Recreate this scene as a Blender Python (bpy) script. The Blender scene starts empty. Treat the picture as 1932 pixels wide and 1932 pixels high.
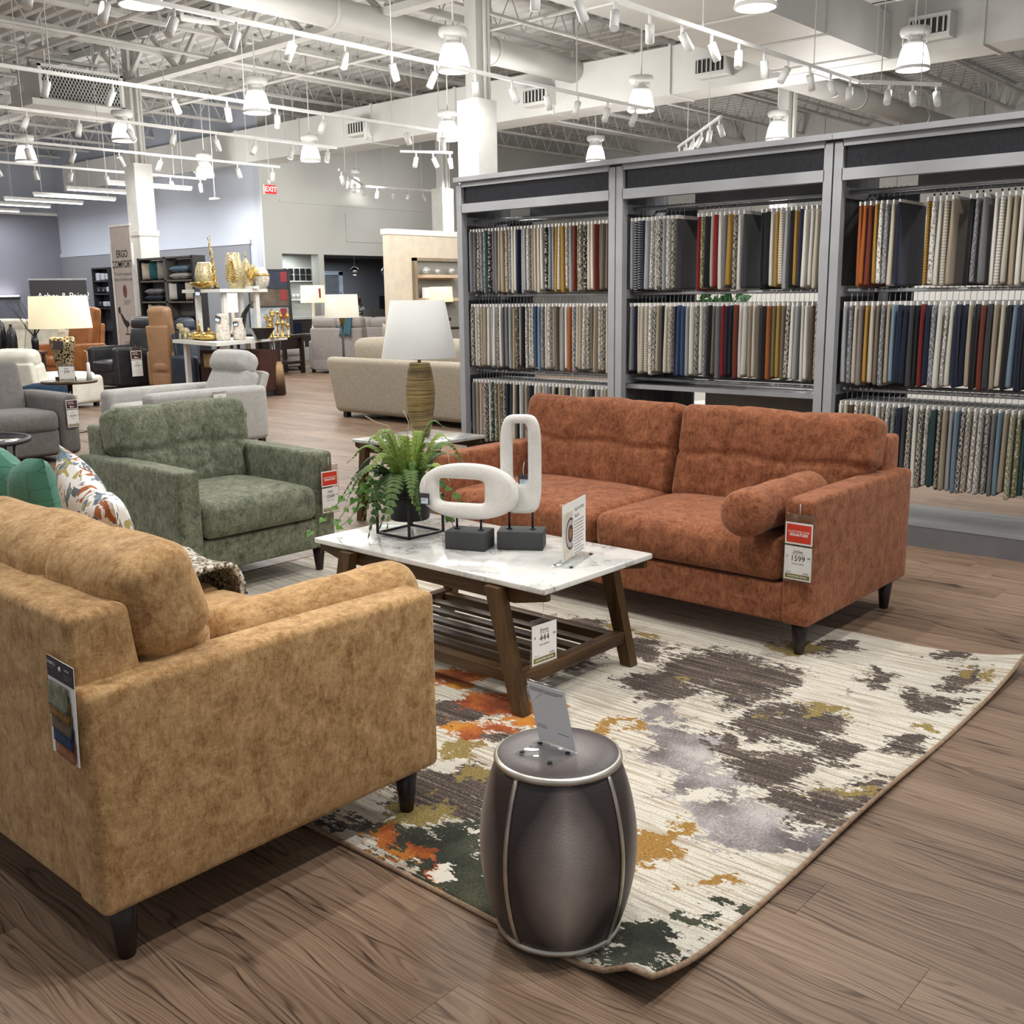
import bpy, bmesh, math, random
import numpy as np
from mathutils import Vector, Matrix, Euler

R = math.radians
random.seed(7)
SC = bpy.context.scene
COL = SC.collection

# ------------------------------------------------------------------ camera
def make_camera():
    p, r, a = R(11.75), R(0.75), R(41.7)
    fwd0 = Vector((-math.sin(a), math.cos(a), 0)); right0 = Vector((math.cos(a), math.sin(a), 0)); up0 = Vector((0, 0, 1))
    fwd = fwd0 * math.cos(p) - up0 * math.sin(p); up = up0 * math.cos(p) + fwd0 * math.sin(p)
    right = right0 * math.cos(r) - up * math.sin(r); up = up * math.cos(r) + right0 * math.sin(r)
    cam = bpy.data.cameras.new('camera'); o = bpy.data.objects.new('camera', cam); COL.objects.link(o)
    m = Matrix((right, up, -fwd)).transposed().to_4x4(); m.translation = (0, 0, 1.5)
    o.matrix_world = m
    cam.sensor_width = 36; cam.sensor_fit = 'HORIZONTAL'; cam.lens = 36 * 1960 / 1932; cam.clip_end = 200; cam.clip_start = 0.05
    SC.camera = o
make_camera()

# ------------------------------------------------------------------ world, exposure, big lights
w = bpy.data.worlds.new('world'); SC.world = w; w.use_nodes = True
w.node_tree.nodes['Background'].inputs[0].default_value = (0.95, 0.97, 1.0, 1)
w.node_tree.nodes['Background'].inputs[1].default_value = 0.4
vs = SC.view_settings
vs.view_transform = 'Standard'; vs.look = 'None'; vs.gamma = 1; vs.use_curve_mapping = False; vs.exposure = -0.06
try:
    SC.cycles.use_denoising = True
    SC.cycles.use_adaptive_sampling = True; SC.cycles.adaptive_threshold = .04; SC.cycles.max_bounces = 5; SC.cycles.diffuse_bounces = 2; SC.cycles.glossy_bounces = 2
    SC.cycles.transparent_max_bounces = 10; SC.cycles.transmission_bounces = 6
    SC.cycles.sample_clamp_indirect = 4.0; SC.cycles.caustics_reflective = False; SC.cycles.caustics_refractive = False
except Exception:
    pass
PEND_X = (-1.35, -5.4, -9.5, -13.6, -17.5, -21.3); PEND_Y = (1.6, 5.55, 9.7, 13.7, 18.0)
PEND_POWER = 150.0
SPOT_POWER = 135.0
def lamp(kind, loc, power, color=(1, .97, .92), **k):
    d = bpy.data.lights.new('light', kind); d.energy = power; d.color = color
    for a, b in k.items(): setattr(d, a, b)
    o = bpy.data.objects.new('light', d); COL.objects.link(o); o.location = loc
    return o
def spot(loc, target, power, size=50, blend=.6, radius=.04, color=(1, .955, .89)):
    o = lamp('SPOT', loc, power, color, spot_size=R(size), spot_blend=blend, shadow_soft_size=radius)
    o.rotation_euler = (Vector(target) - Vector(loc)).to_track_quat('-Z', 'Y').to_euler()
    return o
for _x in PEND_X:
    for _y in PEND_Y:
        lamp('SPOT', (_x, _y, 4.17), PEND_POWER, (1, .985, .96), shadow_soft_size=.2, spot_size=R(165), spot_blend=.5)
for _p in ((-3.0, 7.6), (-7.5, 7.6), (-11.5, 7.6), (-11.5, 13.0), (-7.5, 16.0), (-15.5, 11.7), (-19.5, 11.7), (-25, 9), (-14, 20)): lamp('POINT', (*_p, 3.4), 205, (1, .985, .96), shadow_soft_size=.5)  # added fill lamps without fixtures, lifting the ceiling
# wall washers on the far tracks
for loc, tgt in (((-18.6, 16.6, 3.9), (-21.2, 16.4, 3.4)), ((-18.8, 18.6, 3.9), (-21.2, 19.0, 3.4)), ((-20.2, 12.6, 3.9), (-23.0, 15.1, 3.6)), ((-24.0, 12.0, 3.9), (-27.0, 15.1, 3.6)),
                 ((-14.0, 22.0, 3.9), (-15.0, 27, 3.6)), ((-9.0, 22.0, 3.9), (-9.0, 27, 3.6)), ((-4.0, 22.0, 3.9), (-4.0, 27, 3.6)), ((-12.5, 13.9, 3.9), (-15.0, 14.6, 2.0))):
    spot(loc, tgt, 140, 110, .9, .1, (1, .98, .95))
# track spots over the display (the tracks run on over the camera)
for loc, tgt, pw in (((-0.3, 3.0, 3.95), (-2.1, 1.5, .4), 1.1), ((0.4, 4.6, 3.95), (-1.8, 4.3, .4), 2.0), ((-2.9, 1.2, 3.95), (-2.4, 2.6, .3), 1.0),
                     ((-2.9, 3.0, 3.95), (-2.9, 4.3, .5), 1.0), ((-0.3, 2.2, 3.95), (-1.5, 2.2, .2), .9), ((-2.9, 0.2, 3.95), (-3.0, 1.4, .6), .8),
                     ((-2.9, 4.2, 3.95), (-5.0, 3.1, .5), 1.1), ((-5.8, 1.5, 3.95), (-4.9, 3.0, .5), .8), ((-5.8, 3.4, 3.95), (-3.2, 3.0, .5), .9),
                     ((-5.8, 4.4, 3.95), (-5.4, 6.2, 1.4), 1.4), ((-2.9, 4.2, 3.95), (-3.6, 6.2, 1.4), 1.4), ((-2.9, 3.9, 3.95), (-2.0, 6.2, 1.3), 1.2), ((-0.3, 4.2, 3.95), (-1.4, 6.2, 1.0), 1.1), ((-5.8, 3.6, 3.95), (-5.2, 6.2, .9), 1.0),
                     ((-8.7, 6.6, 3.95), (-9.6, 8.8, .6), .8), ((-8.7, 4.7, 3.95), (-9.6, 5.4, .6), .7), ((-12.1, 7.5, 3.95), (-14.4, 9.6, 1.2), .9), ((-14.6, 7.5, 3.95), (-17.2, 9.3, .7), 1.0)):
    spot(loc, tgt, SPOT_POWER * pw)

# ------------------------------------------------------------------ helpers: colour and nodes
def lin(c):
    return tuple((x / 12.92 if x <= .04045 else ((x + .055) / 1.055) ** 2.4) for x in [v / 255 for v in c])
def rgba(c):
    return (*lin(c), 1) if max(c) > 1.001 or c == (0, 0, 0) else (*c[:3], 1)
class N:
    def __init__(s, name):
        s.m = bpy.data.materials.new(name); s.m.use_nodes = True; s.t = s.m.node_tree; s.b = s.t.nodes['Principled BSDF']; s.out = s.t.nodes['Material Output']
    def n(s, typ, ins=None, **at):
        nd = s.t.nodes.new(typ)
        for k, v in at.items(): setattr(nd, k, v)
        for k, v in (ins or {}).items(): s.put(nd.inputs[k], v)
        return nd
    def put(s, sock, v):
        if isinstance(v, bpy.types.NodeSocket): s.t.links.new(v, sock)
        elif sock.type == 'RGBA' and not isinstance(v, (int, float)): sock.default_value = rgba(v)
        else: sock.default_value = v
    def coord(s, kind='Object'): return s.n('ShaderNodeTexCoord').outputs[kind]
    def map(s, v, scale=(1, 1, 1), loc=(0, 0, 0), rot=(0, 0, 0)):
        return s.n('ShaderNodeMapping', {'Vector': v, 'Scale': scale, 'Location': loc, 'Rotation': rot}).outputs[0]
    def noise(s, v, scale=5, detail=3, rough=.5, dist=0, out='Fac'):
        return s.n('ShaderNodeTexNoise', {'Vector': v, 'Scale': scale, 'Detail': detail, 'Roughness': rough, 'Distortion': dist}).outputs[out]
    def math(s, op, a, b=0.0, c=None, clamp=False):
        ins = {0: a, 1: b}
        if c is not None: ins[2] = c
        return s.n('ShaderNodeMath', ins, operation=op, use_clamp=clamp).outputs[0]
    def vm(s, op, a, b=(0, 0, 0), out=0):
        return s.n('ShaderNodeVectorMath', {0: a, 1: b}, operation=op).outputs[out]
    def mix(s, f, a, b):
        nd = s.t.nodes.new('ShaderNodeMix'); nd.data_type = 'RGBA'
        s.put(nd.inputs[0], f); s.put(nd.inputs[6], a); s.put(nd.inputs[7], b); return nd.outputs[2]
    def ramp(s, f, stops, interp='LINEAR'):
        nd = s.t.nodes.new('ShaderNodeValToRGB'); s.put(nd.inputs[0], f); cr = nd.color_ramp; cr.interpolation = interp
        while len(cr.elements) < len(stops): cr.elements.new(.5)
        for e, (p, c) in zip(cr.elements, stops):
            e.position = p; e.color = (c, c, c, 1) if isinstance(c, (int, float)) else rgba(c)
        return nd.outputs[0]
    def step(s, f, a, b): return s.n('ShaderNodeMapRange', {0: f, 1: a, 2: b, 3: 0.0, 4: 1.0}, interpolation_type='SMOOTHSTEP').outputs[0]
    def sep(s, v): return s.n('ShaderNodeSeparateXYZ', {0: v}).outputs
    def bump(s, h, strength=.3, dist=.01):
        s.put(s.b.inputs['Normal'], s.n('ShaderNodeBump', {'Height': h, 'Strength': strength, 'Distance': dist}).outputs[0])
    def bs(s, **k):
        names = {'col': 'Base Color', 'rough': 'Roughness', 'metal': 'Metallic', 'sheen': 'Sheen Weight', 'spec': 'Specular IOR Level', 'coat': 'Coat Weight',
                 'trans': 'Transmission Weight', 'ior': 'IOR', 'alpha': 'Alpha', 'ec': 'Emission Color', 'es': 'Emission Strength', 'sub': 'Subsurface Weight', 'sheenr': 'Sheen Roughness', 'coatr': 'Coat Roughness'}
        for a, v in k.items(): s.put(s.b.inputs[names[a]], v)
        return s.m
MATS = {}
def plain(name, col, rough=.5, metal=0.0, var=.06, scale=6, **k):
    """painted / plastic / metal surface with a slight tone variation"""
    if name in MATS: return MATS[name]
    n = N(name); f = n.noise(n.coord(), scale, 2)
    c2 = tuple(min(255, max(0, v * (1 - var))) for v in col); c3 = tuple(min(255, v * (1 + var)) for v in col)
    n.bs(col=n.ramp(f, [(.3, c2), (.7, c3)]), rough=rough, metal=metal, **k)
    MATS[name] = n.m; return n.m
def emit(name, col, st):
    if name in MATS: return MATS[name]
    n = N(name); n.bs(col=col, ec=col, es=st, rough=.6); MATS[name] = n.m
    try: n.m.cycles.emission_sampling = 'NONE'
    except Exception: pass
    return n.m
def fabric(name, dark, light, scale=14, stretch=(1, 1, 1), fine=260, sheen=.25, contrast=.115, bump=.25, rough=.9):
    """woven chenille: soft blotches of two tones broken up by fine thread noise"""
    if name in MATS: return MATS[name]
    n = N(name); c = n.coord()
    big = n.noise(n.map(c, stretch), scale, 6, .68, .7); mid = n.noise(n.map(c, (1, 1, .45), rot=(.2, .3, .1)), scale * 4.2, 4, .7, .5)
    thr = n.noise(n.map(c, (1, 1, .3)), fine, 2, .6); thr2 = n.noise(n.map(c, (.3, .3, 1)), fine * .8, 2, .6)
    f = n.math('ADD', n.math('ADD', n.math('MULTIPLY', big, .42), n.math('MULTIPLY', mid, .32)), n.math('MULTIPLY', n.math('ADD', thr, thr2), .13))
    n.bs(col=n.ramp(f, [(.5 - contrast, dark), (.5 + contrast, light)]), rough=rough, sheen=sheen, spec=.15, sheenr=.4)
    n.put(n.b.inputs['Sheen Tint'], tuple(min(255, v * .62 + 96) for v in light))
    n.bump(n.math('ADD', n.math('MULTIPLY', n.math('ADD', thr, thr2), .5), n.math('MULTIPLY', big, .6)), bump, .004)
    MATS[name] = n.m; return n.m
def wood(name, dark, light, axis=0, scale=1.0, rough=.45, fine=1.0):
    if name in MATS: return MATS[name]
    n = N(name); c = n.coord(); st = [14, 14, 14]; st[axis] = 1.1
    v = n.map(c, tuple(x * scale for x in st)); f = n.noise(v, 1.6, 6, .6, .8); st2 = [160, 160, 160]; st2[axis] = 5
    g = n.noise(n.map(c, tuple(st2)), 1, 3, .6)
    n.bs(col=n.ramp(n.math('ADD', n.math('MULTIPLY', f, .8), n.math('MULTIPLY', g, .25 * fine)), [(.3, dark), (.75, light)]), rough=rough, spec=.35)
    n.bump(g, .12, .002); MATS[name] = n.m; return n.m
def glassy(name, col=(255, 255, 255), alpha=.12, rough=.03):
    """thin clear acrylic / vinyl sheet"""
    if name in MATS: return MATS[name]
    n = N(name); tr = n.n('ShaderNodeBsdfTransparent', {0: col}); gl = n.n('ShaderNodeBsdfGlossy', {0: (255, 255, 255), 'Roughness': rough})
    fr = n.math('MULTIPLY', n.n('ShaderNodeFresnel', {0: 1.5}).outputs[0], n.math('SUBTRACT', 1.0, n.n('ShaderNodeNewGeometry').outputs['Backfacing']))
    mx = n.n('ShaderNodeMixShader', {0: n.math('ADD', n.math('MULTIPLY', fr, .85), alpha, clamp=True), 1: tr.outputs[0], 2: gl.outputs[0]})
    n.t.links.new(mx.outputs[0], n.out.inputs[0]); MATS[name] = n.m; return n.m

# ------------------------------------------------------------------ helpers: meshes and objects
def axis_coords(h, r, m, n):
    if r <= 0: return np.linspace(-h, h, n + 1)
    band = np.array([r * math.tan(R(45) * k / m) for k in range(m + 1)])
    inner = np.linspace(-(h - r), h - r, max(n, 1) + 1)
    return np.concatenate([-(h - r) - band[::-1][:-1], inner, (h - r) + band[1:]])
class MB:
    def __init__(s): s.v = []; s.f = []; s.s = []
    def add(s, v, f, smooth=False):
        o = len(s.v); s.v.extend([tuple(p) for p in v]); s.f.extend([tuple(i + o for i in q) for q in f]); s.s.extend([smooth] * len(f)); return s
    def box(s, c, d, rot=None, taper=None):
        x, y, z = d[0] / 2, d[1] / 2, d[2] / 2; t = taper or (1, 1)
        v = [Vector(p) for p in ((-x * t[0], -y * t[1], -z), (x * t[0], -y * t[1], -z), (x * t[0], y * t[1], -z), (-x * t[0], y * t[1], -z), (-x, -y, z), (x, -y, z), (x, y, z), (-x, y, z))]
        if rot is not None:
            m = Euler(rot).to_matrix(); v = [m @ p for p in v]
        return s.add([p + Vector(c) for p in v], [(0, 3, 2, 1), (4, 5, 6, 7), (0, 1, 5, 4), (1, 2, 6, 5), (2, 3, 7, 6), (3, 0, 4, 7)])
    def b2(s, lo, hi):
        return s.box([(a + b) / 2 for a, b in zip(lo, hi)], [abs(b - a) for a, b in zip(lo, hi)])
    def rbox(s, c, d, r=.02, m=3, n=(1, 1, 1), fn=None, rot=None, smooth=True):
        """box with rounded edges; fn(P, Q) may reshape: P points, Q the same in -1..1"""
        h = np.array(d) / 2; r = min(r, *(h * .98)); ax = [axis_coords(h[i], r, m, n[i]) for i in range(3)]; L = [len(a) for a in ax]
        idx = {}; P = []; F = []
        def vid(i, j, k):
            t = (i, j, k)
            if t not in idx: idx[t] = len(P); P.append((ax[0][i], ax[1][j], ax[2][k]))
            return idx[t]
        for k, fl in ((0, 1), (L[2] - 1, 0)):
            for i in range(L[0] - 1):
                for j in range(L[1] - 1):
                    q = [vid(i, j, k), vid(i + 1, j, k), vid(i + 1, j + 1, k), vid(i, j + 1, k)]; F.append(q[::-1] if fl else q)
        for j, fl in ((0, 0), (L[1] - 1, 1)):
            for i in range(L[0] - 1):
                for k in range(L[2] - 1):
                    q = [vid(i, j, k), vid(i + 1, j, k), vid(i + 1, j, k + 1), vid(i, j, k + 1)]; F.append(q[::-1] if fl else q)
        for i, fl in ((0, 1), (L[0] - 1, 0)):
            for j in range(L[1] - 1):
                for k in range(L[2] - 1):
                    q = [vid(i, j, k), vid(i, j + 1, k), vid(i, j + 1, k + 1), vid(i, j, k + 1)]; F.append(q[::-1] if fl else q)
        P = np.array(P); inner = np.clip(P, -(h - r), h - r); dlt = P - inner; ln = np.linalg.norm(dlt, axis=1, keepdims=True)
        P = inner + np.where(ln > 1e-9, dlt / np.maximum(ln, 1e-9) * r, 0)
        if fn is not None: P = fn(P, P / h)
        if rot is not None: P = P @ np.array(Euler(rot).to_matrix()).T
        return s.add(P + np.array(c), F, smooth)
    def tube(s, pts, r, seg=10, cap=True, smooth=True):
        pts = [Vector(p) for p in pts]; n = len(pts); rr = r if isinstance(r, (list, tuple)) else [r] * n; V = []; F = []; up = None
        for i, p in enumerate(pts):
            d = (pts[min(i + 1, n - 1)] - pts[max(i - 1, 0)]).normalized()
            if up is None: up = Vector((0, 0, 1)) if abs(d.z) < .9 else Vector((1, 0, 0))
            a = d.cross(up).normalized(); b = a.cross(d).normalized(); up = b
            for k in range(seg):
                t = 2 * math.pi * k / seg; V.append(p + (a * math.cos(t) + b * math.sin(t)) * rr[i])
        for i in range(n - 1):
            for k in range(seg):
                a, b = i * seg + k, i * seg + (k + 1) % seg; F.append((a, a + seg, b + seg, b))
        s.add(V, F, smooth)
        if cap: 
            o = len(s.v) - len(V); s.f.append(tuple(o + k for k in range(seg))); s.f.append(tuple(o + (n - 1) * seg + k for k in range(seg))[::-1]); s.s += [False, False]
        return s
    def lathe(s, prof, seg=24, c=(0, 0, 0), smooth=True, cap=True, sx=1, sy=1, arc=None, a0=0):
        V = []; F = []; n = len(prof); full = arc is None; cnt = seg if full else seg + 1
        for r, z in prof:
            for k in range(cnt):
                t = a0 + (2 * math.pi if full else arc) * k / seg; V.append((c[0] + r * math.cos(t) * sx, c[1] + r * math.sin(t) * sy, c[2] + z))
        for i in range(n - 1):
            for k in range(seg):
                a, b = i * cnt + k, i * cnt + (k + 1) % cnt; F.append((a, b, b + cnt, a + cnt))
        o = len(s.v); s.add(V, F, smooth)
        if cap and full:
            if prof[0][0] > 1e-6: s.f.append(tuple(o + k for k in range(seg))[::-1]); s.s.append(False)
            if prof[-1][0] > 1e-6: s.f.append(tuple(o + (n - 1) * seg + k for k in range(seg))); s.s.append(False)
        return s
    def prism(s, poly, t, o=(0, 0, 0), u=(1, 0, 0), v=(0, 0, 1), smooth=False):
        """extrude a 2d outline (in the u,v plane) by thickness t along u x v, centred"""
        u, v, o = Vector(u), Vector(v), Vector(o); w_ = u.cross(v) * (t / 2); n = len(poly); P = [o + u * a + v * b for a, b in poly]
        V = [p - w_ for p in P] + [p + w_ for p in P]
        return s.add(V, [tuple(range(n))[::-1], tuple(range(n, 2 * n))] + [(i, (i + 1) % n, n + (i + 1) % n, n + i) for i in range(n)], smooth)
    def grid(s, nx, ny, fn, smooth=True):
        V = [fn(i / nx, j / ny) for j in range(ny + 1) for i in range(nx + 1)]
        return s.add(V, [(j * (nx + 1) + i, j * (nx + 1) + i + 1, (j + 1) * (nx + 1) + i + 1, (j + 1) * (nx + 1) + i) for j in range(ny) for i in range(nx)], smooth)
    def mesh(s, name='mesh'):
        me = bpy.data.meshes.new(name); me.from_pydata([tuple(p) for p in s.v], [], s.f); me.polygons.foreach_set('use_smooth', s.s); me.update(); return me
    def build(s, name, mat, parent=None, loc=(0, 0, 0), rot=(0, 0, 0), label=None):
        return obj(name, s.mesh(name), mat, parent, loc, rot, label)
def obj(name, me, mat, parent=None, loc=(0, 0, 0), rot=(0, 0, 0), label=None):
    if mat is not None and not me.materials: me.materials.append(mat)
    o = bpy.data.objects.new(name, me); COL.objects.link(o); o.location = loc; o.rotation_euler = rot
    if parent is not None: o.parent = parent
    if label: o['label'] = label
    return o
def tag(o, label, cat, group=None):
    o['label'] = label; o['category'] = cat
    if group: o['group'] = group
    return o
def thing(name, label, cat, loc=(0, 0, 0), rz=0, group=None, rot=None):
    o = bpy.data.objects.new(name, None); COL.objects.link(o); o.location = loc; o.rotation_euler = rot or (0, 0, R(rz)); o.empty_display_size = .1
    return tag(o, label, cat, group)
def struct(o): o['kind'] = 'structure'; return o
def copy_tree(o, parent=None):
    c = o.copy(); COL.objects.link(c); c.parent = parent
    for ch in list(o.children): copy_tree(ch, c)
    return c
def box(name, mat, parent, c, d, r=0, rot=None, label=None, m=2):
    b = MB()
    b.rbox(c, d, r, m, rot=rot) if r else b.box(c, d, rot)
    return b.build(name, mat, parent, label=label)
def text(name, s, size, mat, parent, loc, rot=(R(90), 0, 0), align='CENTER', bold=0.0, sx=1.0, label=None):
    cu = bpy.data.curves.new(name, 'FONT'); cu.body = s; cu.size = size; cu.align_x = align; cu.align_y = 'CENTER'; cu.offset = bold; cu.resolution_u = 3
    t = bpy.data.objects.new(name + '_curve', cu); COL.objects.link(t); bpy.context.view_layer.update()
    me = bpy.data.meshes.new_from_object(t.evaluated_get(bpy.context.evaluated_depsgraph_get())); bpy.data.objects.remove(t); bpy.data.curves.remove(cu)
    me.name = name; me.materials.clear()
    o = obj(name, me, mat, parent, loc, rot, label); o.scale = (sx, 1, 1); return o
# ================================================================== the building
def floor_mat():
    n = N('walnut plank vinyl'); g = n.n('ShaderNodeNewGeometry'); oi = n.n('ShaderNodeObjectInfo')
    rnd = n.math('FRACT', n.math('ADD', n.math('MULTIPLY', oi.outputs['Random'], 7.31), n.math('MULTIPLY', g.outputs['Random Per Island'], 3.7)))
    off = n.n('ShaderNodeCombineXYZ', {0: n.math('MULTIPLY', rnd, 37.0), 1: n.math('MULTIPLY', rnd, 91.0), 2: 0.0}).outputs[0]
    p = n.vm('ADD', g.outputs['Position'], off)
    warp = n.noise(n.map(p, (.9, 5, 1)), 1.3, 2, .5)
    pw = n.vm('ADD', p, n.n('ShaderNodeCombineXYZ', {0: 0.0, 1: n.math('MULTIPLY', n.math('SUBTRACT', warp, .5), .16), 2: 0.0}).outputs[0])
    rings = n.noise(n.map(pw, (.42, 12, 1)), 1.0, 2, .5, .35)
    lines = n.math('FRACT', n.math('MULTIPLY', rings, 13.0))
    lines = n.math('ABSOLUTE', n.math('SUBTRACT', n.math('MULTIPLY', lines, 2.0), 1.0))
    fine = n.noise(n.map(pw, (2.2, 150, 1)), 1, 3, .65)
    broad = n.noise(n.map(pw, (.5, 7, 1)), 1, 3, .5)
    f = n.math('ADD', n.math('ADD', n.math('MULTIPLY', n.step(lines, .0, .3), .24), n.math('MULTIPLY', n.step(fine, .3, .68), .3)), n.math('ADD', n.math('MULTIPLY', broad, .36), n.math('MULTIPLY', rnd, .2)))
    n.bs(col=n.ramp(f, [(.3, (58, 44, 35)), (.5, (104, 84, 68)), (.72, (134, 111, 92)), (.95, (154, 132, 112))]), rough=n.math('ADD', .42, n.math('MULTIPLY', fine, .16)), spec=.3)
    n.bump(n.math('ADD', fine, n.math('MULTIPLY', lines, .4)), .08, .002)
    return n.m
FLOOR_M = floor_mat()
JOINT_M = plain('dark plank joint', (78, 60, 48), .8)
floor = struct(MB().b2((-34, -2.5, -.06), (3.0, 28, -.004)).build('floor', JOINT_M))
def planks():
    W, L = .183, 1.22; seen = []; rest = MB()
    cam = SC.camera.matrix_world.inverted(); fpx = 1960
    def px(p):
        q = cam @ Vector(p); return (966 + fpx * q.x / -q.z, 966 - fpx * q.y / -q.z) if q.z < -.1 else None
    rng = random.Random(3); rows = []
    for j in range(int(30.4 / W)):
        y = -2.4 + j * W; x = -34 + rng.random() * L
        while x < 2.9:
            rows.append((x, y)); x += L
    for x, y in rows:
        pr = [px(p) for p in ((x, y, 0), (x + L, y, 0), (x + L, y + W, 0), (x, y + W, 0))]; area = 0; c = px((x + L / 2, y + W / 2, 0))
        inside = any(q and -20 < q[0] < 1952 and -20 < q[1] < 1952 for q in pr + [c])
        under = (-4.8 < x and x + L < -1.15 and 1.72 < y and y + W < 4.3) or (-3.6 < x < -2.6 and .95 < y < 1.95) 
        if inside and not under and all(pr):
            area = abs(sum(pr[i][0] * pr[(i + 1) % 4][1] - pr[(i + 1) % 4][0] * pr[i][1] for i in range(4))) / 2
        seen.append((area, x, y))
    seen.sort(reverse=True)
    g = .0005
    me = MB().b2((g, g, -.004), (L - g, W - g, 0)).mesh('plank')
    for a, x, y in seen[:295]:
        obj('plank', me, FLOOR_M, floor, (x, y, 0))
    for a, x, y in seen[295:]:
        rest.add([(x + g, y + g, 0), (x + L - g, y + g, 0), (x + L - g, y + W - g, 0), (x + g, y + W - g, 0)], [(0, 1, 2, 3)])
    o = rest.build('distant_planks', FLOOR_M, floor); o['kind'] = 'stuff'
planks()

WALL_BLUE = plain('pale blue grey wall paint', (172, 178, 188), .85, var=.02, scale=.6)
WALL_LIGHT = plain('warm white wall paint', (190, 190, 185), .85, var=.02, scale=.6)
WALL_GREY = plain('slate grey wall paint', (118, 121, 126), .85, var=.02, scale=.6)
WALL_DARK = plain('dusk grey wall paint', (112, 113, 122), .85, var=.02, scale=.6)
WHITE = plain('white painted steel', (222, 222, 218), .5, var=.03)
CEILW = plain('white sprayed ceiling steel', (205, 204, 199), .8, var=.05, scale=2)
PANELW = plain('white column casing', (226, 225, 219), .55, var=.02)
# walls
wl = struct(MB().b2((-31.7, -2.5, 0), (-31.5, 15.3, 6.3)).build('wall_left', WALL_BLUE))
struct_part = MB().b2((-31.5, -2.5, 0), (-31.47, 15.08, 4.0)).build('lower_panel', WALL_DARK, wl)
MB().b2((-31.5, -2.5, 4.0), (-31.44, 15.08, 4.08)).build('cap_trim', PANELW, wl)
wc = struct(MB().b2((-31.5, 15.1, 0), (-21.25, 15.3, 6.3)).build('wall_corner', WALL_BLUE))
MB().b2((-31.5, 15.07, 0), (-21.75, 15.1, 2.80)).build('lower_panel', WALL_GREY, wc)
MB().b2((-31.5, 15.05, 2.80), (-21.7, 15.1, 2.9)).build('picture_rail', WALL_BLUE, wc)
# wall with the two openings, thick, facing +X
wf = MB()
for lo, hi in (((-21.5, 15.1, 0), (-21.2, 15.6, 6.3)), ((-21.5, 15.6, 2.57), (-21.2, 19.3, 6.3)), ((-21.5, 16.70, 0), (-21.2, 16.86, 2.57)), ((-21.5, 19.3, 0), (-21.2, 27, 6.3)), ((-21.5, 15.6, 0), (-21.2, 16.70, .3))):
    wf.b2(lo, hi)
wf = struct(wf.build('wall_far', WALL_LIGHT))
MB().b2((-21.2, 15.6, 3.76), (-21.17, 27, 3.82)).build('ledge', WALL_LIGHT, wf)
MB().b2((-21.2, 17.6, 2.9), (-21.18, 19.05, 3.6)).build('raised_panel', WALL_LIGHT, wf)
struct(MB().b2((-22.8, 15.4, 0), (-22.6, 17.9, 2.7)).build('wall_nook', WALL_LIGHT))
struct(MB().b2((-26.2, 17.9, 0), (-26.0, 25.2, 2.7)).build('wall_office', WALL_GREY))
struct(MB().b2((-26.0, 17.8, 0), (-22.8, 17.9, 2.7)).build('wall_office_side', WALL_GREY))
struct(MB().b2((-26.2, 25.0, 0), (-21.5, 25.2, 2.7)).build('wall_office_end', WALL_GREY))
struct(MB().b2((-26.2, 15.4, 2.7), (-21.5, 25.2, 2.78)).build('ceiling_office', WALL_GREY))
d1 = struct(MB().b2((-26.0, 20.45, 0), (-25.94, 21.15, 2.2)).build('door_1', plain('grey door leaf', (104, 110, 116), .5)))
for lo, hi in (((-25.98, 20.35, 0), (-25.9, 20.45, 2.3)), ((-25.98, 21.15, 0), (-25.9, 21.3, 2.3)), ((-25.98, 20.35, 2.2), (-25.9, 21.3, 2.32))):
    MB().b2(lo, hi).build('door_casing', plain('pale blue door casing', (175, 186, 200), .5), d1)
lamp('AREA', (-24.3, 20.5, 2.6), 60, (.9, .95, 1), size=1.5); lamp('AREA', (-22.0, 16.6, 2.6), 22, (.9, 1, .95), size=.6)
wb = struct(MB().b2((-21.5, 27, 0), (3.0, 27.2, 6.3)).build('wall_back', plain('back wall paint', (188, 187, 182), .85, var=.02)))
for i in range(12):
    MB().b2((-20.9 + i * 2, 26.97, 0), (-20.87 + i * 2, 27, 6.2)).build('panel_joint', WALL_LIGHT, wb)
# ceiling: ribbed deck on bar joists
def deck():
    b = MB(); p = .3; n = int(30 / p); x0, x1 = -31.5, 3
    prof = []
    for i in range(n):
        y = -2.5 + i * p; prof += [(y, 6.2), (y + .11, 6.2), (y + .16, 6.28), (y + .25, 6.28)]
    V = [(x, y, z) for x in (x0, x1) for y, z in prof]; m = len(prof)
    b.add(V, [(i, i + 1, m + i + 1, m + i) for i in range(m - 1)])
    b.b2((x0, -2.5, 6.3), (x1, 28, 6.4))
    return struct(b.build('ceiling', CEILW))
ceiling = deck()
def joist_mesh(y0, y1, zb, zt, step=.62, t=.05):
    b = MB(); b.b2((-t, y0, zb), (t, y1, zb + .05)); b.b2((-t, y0, zt - .05), (t, y1, zt)); k = 0; y = y0
    while y + step / 2 < y1:
        a, c = ((y, zb + .03), (y + step / 2, zt - .03)) if k % 2 == 0 else ((y, zt - .03), (y + step / 2, zb + .03))
        b.tube([(0, a[0], a[1]), (0, c[0], c[1])], .013, 4, False, False); y += step / 2; k += 1
    return b.mesh('joist')
jm = joist_mesh(-2.5, 27, 5.6, 6.2)
for i in range(19):
    obj('joist', jm, CEILW, ceiling, (-31 + i * 1.75, 0, 0))
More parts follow.
